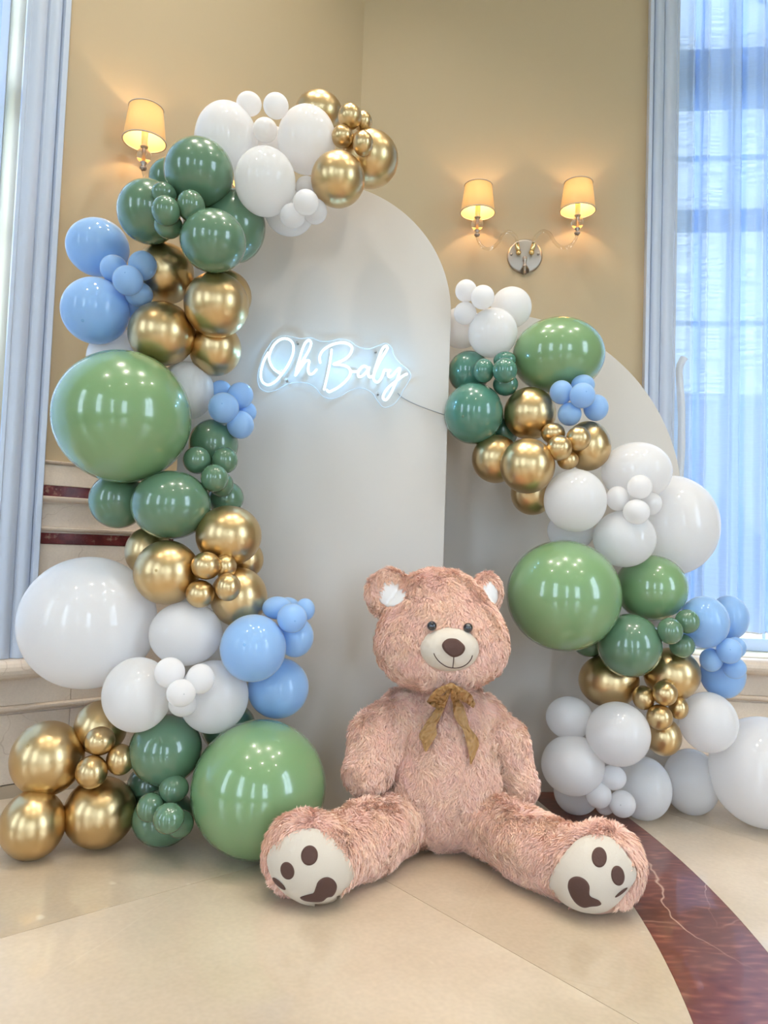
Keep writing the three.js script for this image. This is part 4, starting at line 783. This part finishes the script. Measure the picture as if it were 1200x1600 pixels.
  geo.scale(half, half, half).translate(mid.x - C.x, mid.y, mid.z - C.z);
  geo = mergeVertices(geo, 1e-5);
  { // smooth normals straight from the field
    const P = geo.attributes.position, e = 0.002, n = new Float32Array(P.count * 3), q = V(0, 0, 0);
    for (let i = 0; i < P.count; i++) {
      q.set(P.getX(i) + C.x, Math.max(P.getY(i), 0.0), P.getZ(i) + C.z); const f = (x, y, z) => sdf(p.set(q.x + x, q.y + y, q.z + z));
      const g = V(f(e, 0, 0) - f(-e, 0, 0), f(0, e, 0) - f(0, -e, 0), f(0, 0, e) - f(0, 0, -e)).normalize(); n.set([g.x, g.y, g.z], 3 * i);
      if (P.getY(i) < 0.004) P.setY(i, 0.004);                  // weight on the floor
    }
    geo.setAttribute('normal', new THREE.BufferAttribute(n, 3));
  }
  part('body', geo, M.plush, bear);

  // patches sewn on: an outline in a plane, pushed along its normal onto the body
  const onto = (field, from, dir, lift) => { const q = from.clone(); for (let k = 0; k < 70; k++) { const d = field(q) - lift; if (Math.abs(d) < 2e-4) break; q.addScaledVector(dir, d * 0.8); if (q.distanceTo(from) > 0.6) break; } return q; };
  function patch(name, outline, frame, field, lift, mat, parent, label, smooth = true, thick = 0.003) {
    const { o, u, v, n } = frame, dir = n.clone().negate();
    let pts = outline.map(([x, y]) => new THREE.Vector2(x, y));
    if (smooth) pts = new THREE.CatmullRomCurve3(pts.map(q => V(q.x, q.y, 0)), true, 'centripetal').getPoints(72).slice(0, 72).map(q => new THREE.Vector2(q.x, q.y));
    const cx = pts.reduce((s, q) => s + q.x, 0) / pts.length, cy = pts.reduce((s, q) => s + q.y, 0) / pts.length, rings = 12, pos = [], idx = [], m = pts.length;
    for (let k = 0; k <= rings + 1; k++) for (let i = 0; i < m; i++) {
      const f = Math.min(k, rings) / rings, x = cx + (pts[i].x - cx) * f, y = cy + (pts[i].y - cy) * f;
      const base = o.clone().addScaledVector(u, x).addScaledVector(v, y).addScaledVector(n, 0.12);
      const lf = k > rings ? lift - thick - 0.002 : lift - thick * Math.max(0, f - 0.85) * 4;
      const q = onto(field, base, dir, lf); pos.push(q.x - C.x, Math.max(q.y, 0.0015), q.z - C.z);
    }
    for (let k = 0; k <= rings; k++) for (let i = 0; i < m; i++) { const a = k * m + i, b = k * m + (i + 1) % m; idx.push(a, a + m, b, b, a + m, b + m); }
    const ge = new THREE.BufferGeometry(); ge.setAttribute('position', new THREE.Float32BufferAttribute(pos, 3));
    const uv = []; for (let i = 0; i < pos.length; i += 3) uv.push(pos[i] * 6, pos[i + 1] * 6); ge.setAttribute('uv', new THREE.Float32BufferAttribute(uv, 2));
    ge.setIndex(idx); ge.computeVertexNormals();
    return part(name, ge, mat, parent, label);
  }
  const frameAt = (o, towards) => { const n = towards.clone().sub(o).normalize(), u = V(0, 1, 0).cross(n).normalize(); return { o, u, v: n.clone().cross(u), n }; };
  const eyeLevel = V(0, 0.85, 0);
  const disc = (cx, cy, rx, ry, turn = 0, n = 14) => Array.from({ length: n }, (_, k) => { const a = k / n * 6.2832, x = rx * Math.cos(a), y = ry * Math.sin(a); return [cx + x * Math.cos(turn) - y * Math.sin(turn), cy + x * Math.sin(turn) + y * Math.cos(turn)]; });
  // the soles (drawn in millimetres about the foot's middle, right and up)
  const mm = (l, s, cx, cy) => l.map(([x, y]) => [(x - cx) * s, (cy - y) * s]);
  const sL = 1.72 / 1155 / 4.615 , cutouts = [];
  function sole(foot, towards, outline, toes, pad, cx, cy) {
    const fr = frameAt(foot.c.clone(), towards), s = sL * 1.04;
    const ol = mm(outline, s, cx, cy), big = ol.map(([x, y]) => [x, y]);
    const so = patch('foot_sole', big, fr, sdf, 0.010, M.cream, bear, 'cream velour foot sole');
    cutouts.push({ fr, ol: new THREE.CatmullRomCurve3(ol.map(q => V(q[0], q[1], 0)), true, 'centripetal').getPoints(80) });
    for (const [x, y, rx, ry, a] of toes) patch('toe_patch', mm(disc(x, y, rx, ry, a), s, cx, cy), fr, sdf, 0.0125, M.brown, so);
    patch('heel_patch', mm(pad, s, cx, cy), fr, sdf, 0.0125, M.brown, so);
  }
  sole(feet[0], eyeLevel, [[77, 520], [95, 465], [180, 400], [300, 340], [400, 335], [480, 360], [545, 410], [620, 490], [680, 570], [700, 650], [685, 720], [640, 785], [560, 825], [460, 835], [330, 810], [210, 745], [130, 665], [90, 590]],
    [[376, 506, 58, 63, 0], [228, 602, 46, 58, -0.5], [172, 685, 60, 17, 0.66]],
    [[428, 705], [440, 672], [470, 648], [510, 642], [550, 660], [573, 695], [568, 735], [545, 765], [510, 772], [480, 795], [420, 800], [350, 790], [322, 770], [370, 752], [412, 742]], 363, 517);
  sole(feet[1], eyeLevel, [[500, 750], [520, 680], [560, 610], [620, 520], [690, 440], [760, 400], [840, 382], [920, 395], [980, 440], [1040, 510], [1085, 570], [1090, 620], [1050, 690], [960, 810], [880, 870], [760, 895], [640, 875], [550, 830], [510, 790]],
    [[840, 530, 50, 65, 0.1], [965, 628, 45, 62, -0.1], [990, 730, 54, 9, -0.72]],
    [[635, 745], [645, 700], [680, 675], [720, 672], [760, 690], [780, 720], [784, 778], [845, 800], [860, 820], [840, 835], [790, 848], [745, 862], [700, 848], [665, 815], [645, 780]], 843, 599);

  // face: muzzle, nose, mouth, eyes
  const muz = ell(0.190, 0.588, -2.015, 0.080, 0.060, 0.055, 0.05, 0.12), mf = q => dEll(muz, q);
  const mg = new THREE.SphereGeometry(1, 56, 40).scale(muz.r.x, muz.r.y, muz.r.z).applyQuaternion(muz.q.clone().invert()).translate(muz.c.x - C.x, muz.c.y, muz.c.z - C.z);
  const muzzle = part('muzzle', mg, M.cream, bear, 'cream velour muzzle');
  const ff = frameAt(muz.c.clone(), eyeLevel), fs = 1.95 / 1155 / 9.23;
  const F = l => mm(l, fs, 576, 589);
  patch('nose', F([[466, 540], [490, 490], [540, 450], [600, 438], [680, 446], [745, 490], [790, 535], [800, 575], [780, 630], [735, 675], [645, 705], [590, 690], [520, 640], [480, 590]]), ff, mf, 0.009, M.brown, muzzle, 'dark brown nose', true, 0.008);
  const onM = (x, y, lift) => { const [a, b] = F([[x, y]])[0]; const q = onto(mf, ff.o.clone().addScaledVector(ff.u, a).addScaledVector(ff.v, b).addScaledVector(ff.n, 0.12), ff.n.clone().negate(), lift); return q.sub(C); };
  part('mouth', mergeGeometries([tube([[640, 695], [640, 740], [636, 800], [632, 858]].map(q => onM(...q, 0.0006)), 0.0013, 20, 6), tube([[352, 662], [372, 705], [420, 765], [480, 812], [550, 848], [632, 860], [710, 855], [790, 825], [850, 780], [893, 720], [910, 668]].map(q => onM(...q, 0.0006)), 0.0013, 60, 6)]), M.thread, muzzle);
  for (const [x, y] of [[308, 270], [838, 272]]) { const [a, b] = F([[x, y]])[0], q = onto(sdf, ff.o.clone().addScaledVector(ff.u, a).addScaledVector(ff.v, b).addScaledVector(ff.n, 0.15), ff.n.clone().negate(), 0.009); part('eye', new THREE.SphereGeometry(0.0132, 28, 20).translate(q.x - C.x, q.y, q.z - C.z), M.eye, bear, 'glossy black eye'); }
  // satin in the ears
  const earCuts = [];
  for (const [e, px, to] of [[0, disc(0.004, -0.002, 0.036, 0.040, -0.5), V(0.2, 0.95, 0)], [1, disc(-0.002, 0.002, 0.028, 0.036, 0.45), V(0.9, 0.9, 0.3)]]) {
    const fr = frameAt(ears[e].c.clone(), to); patch('ear_lining', px, fr, sdf, 0.004, M.satin, bear, 'white satin ear lining');
    earCuts.push({ fr, ol: new THREE.CatmullRomCurve3(px.map(q => V(q[0], q[1], 0)), true, 'centripetal').getPoints(60) });
  }

  // fur: bent tufts all over, lying downwards and outwards
  const inside = (poly, x, y) => { let c = false; for (let i = 0, j = poly.length - 1; i < poly.length; j = i++) if ((poly[i].y > y) !== (poly[j].y > y) && x < (poly[j].x - poly[i].x) * (y - poly[i].y) / (poly[j].y - poly[i].y) + poly[i].x) c = !c; return c; };
  const cut = (list, q, depth) => list.some(({ fr, ol }) => { const d = q.clone().sub(fr.o); return d.dot(fr.n) > depth && inside(ol, d.dot(fr.u), d.dot(fr.v)); });
  const tuft = (() => {                                         // a lock of nine strands that lean together and meet at the tip
    const pos = [], idx = [], A = 0.5;
    for (let b = 0; b < 9; b++) {
      const a = b / 9 * 6.283 + rnd(), r0 = b ? 0.16 + 0.1 * rnd() : 0, len = 0.8 + 0.4 * rnd(), w = 0.075, k0 = pos.length / 3, twist = a + 1.57 + 0.6 * (rnd() - 0.5), splay = 0.22 * rnd();
      for (const [t, ww] of [[0, 1], [0.4, 1], [0.75, 0.75], [1, 0]]) {
        const h = len * (t - 0.28 * t * t), lean = A * len * t * t, rr = r0 * (1 - 0.75 * t) + splay * t * t, x = rr * Math.cos(a) + lean, z = rr * Math.sin(a) + 0.12 * Math.sin(t * 5 + b), tx = Math.cos(twist) * w * ww, tz = Math.sin(twist) * w * ww;
        pos.push(x - tx, h, z - tz); if (ww) pos.push(x + tx, h, z + tz);
      }
      idx.push(k0, k0 + 1, k0 + 2, k0 + 1, k0 + 3, k0 + 2, k0 + 2, k0 + 3, k0 + 4, k0 + 3, k0 + 5, k0 + 4, k0 + 4, k0 + 5, k0 + 6);
    }
    const g = new THREE.BufferGeometry(); g.setAttribute('position', new THREE.Float32BufferAttribute(pos, 3)); g.setIndex(idx); g.computeVertexNormals(); return g;
  })();
  const sampler = new MeshSurfaceSampler(new THREE.Mesh(geo)); sampler.randomFunction = rnd; sampler.setRandomGenerator?.(rnd); sampler.build();
  const MAX = 64000, fur = new THREE.InstancedMesh(tuft, M.fur, MAX), d = new THREE.Object3D(), q = V(0, 0, 0), nn = V(0, 0, 0), bas = new THREE.Matrix4(), col = new THREE.Color();
  let put = 0;
  for (let k = 0; k < MAX * 1.3 && put < MAX; k++) {
    sampler.sample(q, nn); const w = q.clone().add(C);
    if (w.y < 0.006 || (w.y < 0.045 && w.z > -1.86 && nn.z > 0) || mf(w) < 0.004 || cut(cutouts, w, 0.02) || cut(earCuts, w, 0.0)) continue;
    if (w.z < -2.30 && w.y > 0.1 && rnd() < 0.5) continue;       // thinner at the back
    const n1 = noise.noise(w.x * 17, w.y * 17, w.z * 17), n2 = noise.noise(w.x * 17 + 9, w.y * 17 + 5, w.z * 17 + 3), n3 = noise.noise(w.x * 60, w.y * 60, w.z * 60), n4 = noise.noise(w.x * 60 + 7, w.y * 60 + 1, w.z * 60 + 4);
    const flow = V(0.9 * n1 + 0.6 * n3, -0.45 + 0.5 * n2 + 0.3 * n4, 0.9 * n2 + 0.5 * n4 + 0.15); flow.addScaledVector(nn, -flow.dot(nn)); const strong = clamp(flow.length() * 0.9, 0, 0.65); flow.normalize();
    const up = nn.clone().multiplyScalar(0.9).addScaledVector(flow, strong).addScaledVector(V(rnd() - 0.5, rnd() - 0.5, rnd() - 0.5), 0.45).normalize();
    const xx = flow.clone().addScaledVector(up, -flow.dot(up)).normalize(), zz = xx.clone().cross(up).normalize();
    bas.makeBasis(xx, up, zz); d.quaternion.setFromRotationMatrix(bas); d.rotateY((rnd() - 0.5) * 1.1); d.position.copy(q).addScaledVector(nn, -0.005);
    const s = (0.021 + 0.009 * rnd()) * (w.y > 0.5 ? 0.85 : 1); d.scale.set(s, s, s); d.updateMatrix(); fur.setMatrixAt(put, d.matrix);
    const v = 0.86 + 0.26 * rnd() + 0.08 * n1; col.setRGB(Math.min(0.98, 0.96 * v), 0.67 * v * (0.97 + 0.06 * n2), 0.54 * v * (0.96 + 0.08 * n3)); fur.setColorAt(put, col); put++;
  }
  fur.count = put; fur.name = 'fur'; fur.userData.kind = 'stuff'; fur.castShadow = fur.receiveShadow = true; bear.add(fur);

  // the ribbon bow: two loops, two tails and a knot, of flat satin ribbon
  const bow = new THREE.Group(); bow.name = 'ribbon_bow'; bear.add(bow); bow.userData.label = 'bronze satin ribbon bow';
  const front = (x, y, lift) => { const fx = frameAt(V(0.195, 0.40, -2.13), eyeLevel), s = 1.98 / 1155 / 9.23, q0 = V(0, 0, 0).copy(fx.o).addScaledVector(fx.u, (x - 533) * s).addScaledVector(fx.v, (489 - y) * s).addScaledVector(fx.n, 0.3); return onto(sdf, q0, fx.n.clone().negate(), lift).sub(C); };
  const ribbon = (name, A, B, lift, crumple) => {               // two edges of the ribbon drawn on the chest, and how far it stands off
    const cv = l => new THREE.CatmullRomCurve3(l.map(([x, y]) => V(x, y, 0)), false, 'centripetal'), ca = cv(A), cb = cv(B), n = 40, m = 12, pos = [], idx = [];
    for (let k = 0; k <= n; k++) { const a = ca.getPoint(k / n), b = cb.getPoint(k / n), t = k / n * (lift.length - 1), i0 = Math.min(Math.floor(t), lift.length - 2), l0 = lift[i0] + (lift[i0 + 1] - lift[i0]) * (t - i0);
      for (let j = 0; j <= m; j++) { const u = j / m, x = a.x + (b.x - a.x) * u, y = a.y + (b.y - a.y) * u, f = crumple * (noise.noise(x / 40, y / 40, 2.2) * 1.2 + Math.abs(noise.noise(x / 22 + y / 60, y / 90, 8)) * 1.6 + 0.6 * Math.sin(u * 3.14)); const q2 = front(x, y, l0 + f); pos.push(q2.x, q2.y, q2.z); } }
    for (let k = 0; k < n; k++) for (let j = 0; j < m; j++) { const a = k * (m + 1) + j; idx.push(a, a + 1, a + m + 1, a + 1, a + m + 2, a + m + 1); }
    const g = new THREE.BufferGeometry(); g.setAttribute('position', new THREE.Float32BufferAttribute(pos, 3)); g.setIndex(idx); g.computeVertexNormals(); part(name, g, M.ribbon, bow);
  };
  ribbon('ribbon_tail', [[565, 190], [510, 300], [390, 470], [300, 600], [215, 740], [150, 870], [190, 960], [245, 1095]], [[600, 200], [560, 350], [500, 500], [440, 640], [400, 720], [415, 840], [350, 960], [272, 1100]], [0.026, 0.024, 0.021, 0.02], 0.006);
  ribbon('ribbon_tail', [[595, 190], [600, 300], [640, 400], [650, 520], [700, 640], [790, 750], [850, 930], [890, 1080], [915, 1240]], [[630, 190], [720, 310], [800, 420], [850, 560], [900, 720], [1010, 850], [1045, 950], [1000, 1090], [936, 1240]], [0.026, 0.024, 0.021, 0.02], 0.006);
  ribbon('ribbon_loop', [[560, 125], [400, 205], [300, 305], [245, 385]], [[575, 190], [470, 290], [390, 380], [345, 455]], [0.034, 0.04, 0.036, 0.03], 0.005);
  ribbon('ribbon_loop', [[588, 170], [490, 285], [345, 360], [250, 390]], [[590, 230], [540, 400], [495, 478], [350, 460]], [0.032, 0.036, 0.036, 0.03], 0.006);
  ribbon('ribbon_loop', [[645, 130], [780, 185], [900, 260], [985, 370]], [[620, 185], [740, 300], [860, 390], [950, 440]], [0.034, 0.04, 0.036, 0.028], 0.005);
  ribbon('ribbon_loop', [[615, 165], [700, 225], [770, 265], [830, 370]], [[600, 250], [640, 310], [715, 320], [790, 360]], [0.032, 0.036, 0.034, 0.03], 0.005);
  const kn = front(600, 150, 0.034); part('knot', new THREE.SphereGeometry(0.009, 20, 14).scale(1.25, 0.85, 0.7).translate(kn.x, kn.y, kn.z), M.ribbon, bow);
}

renderer.render(scene, camera);
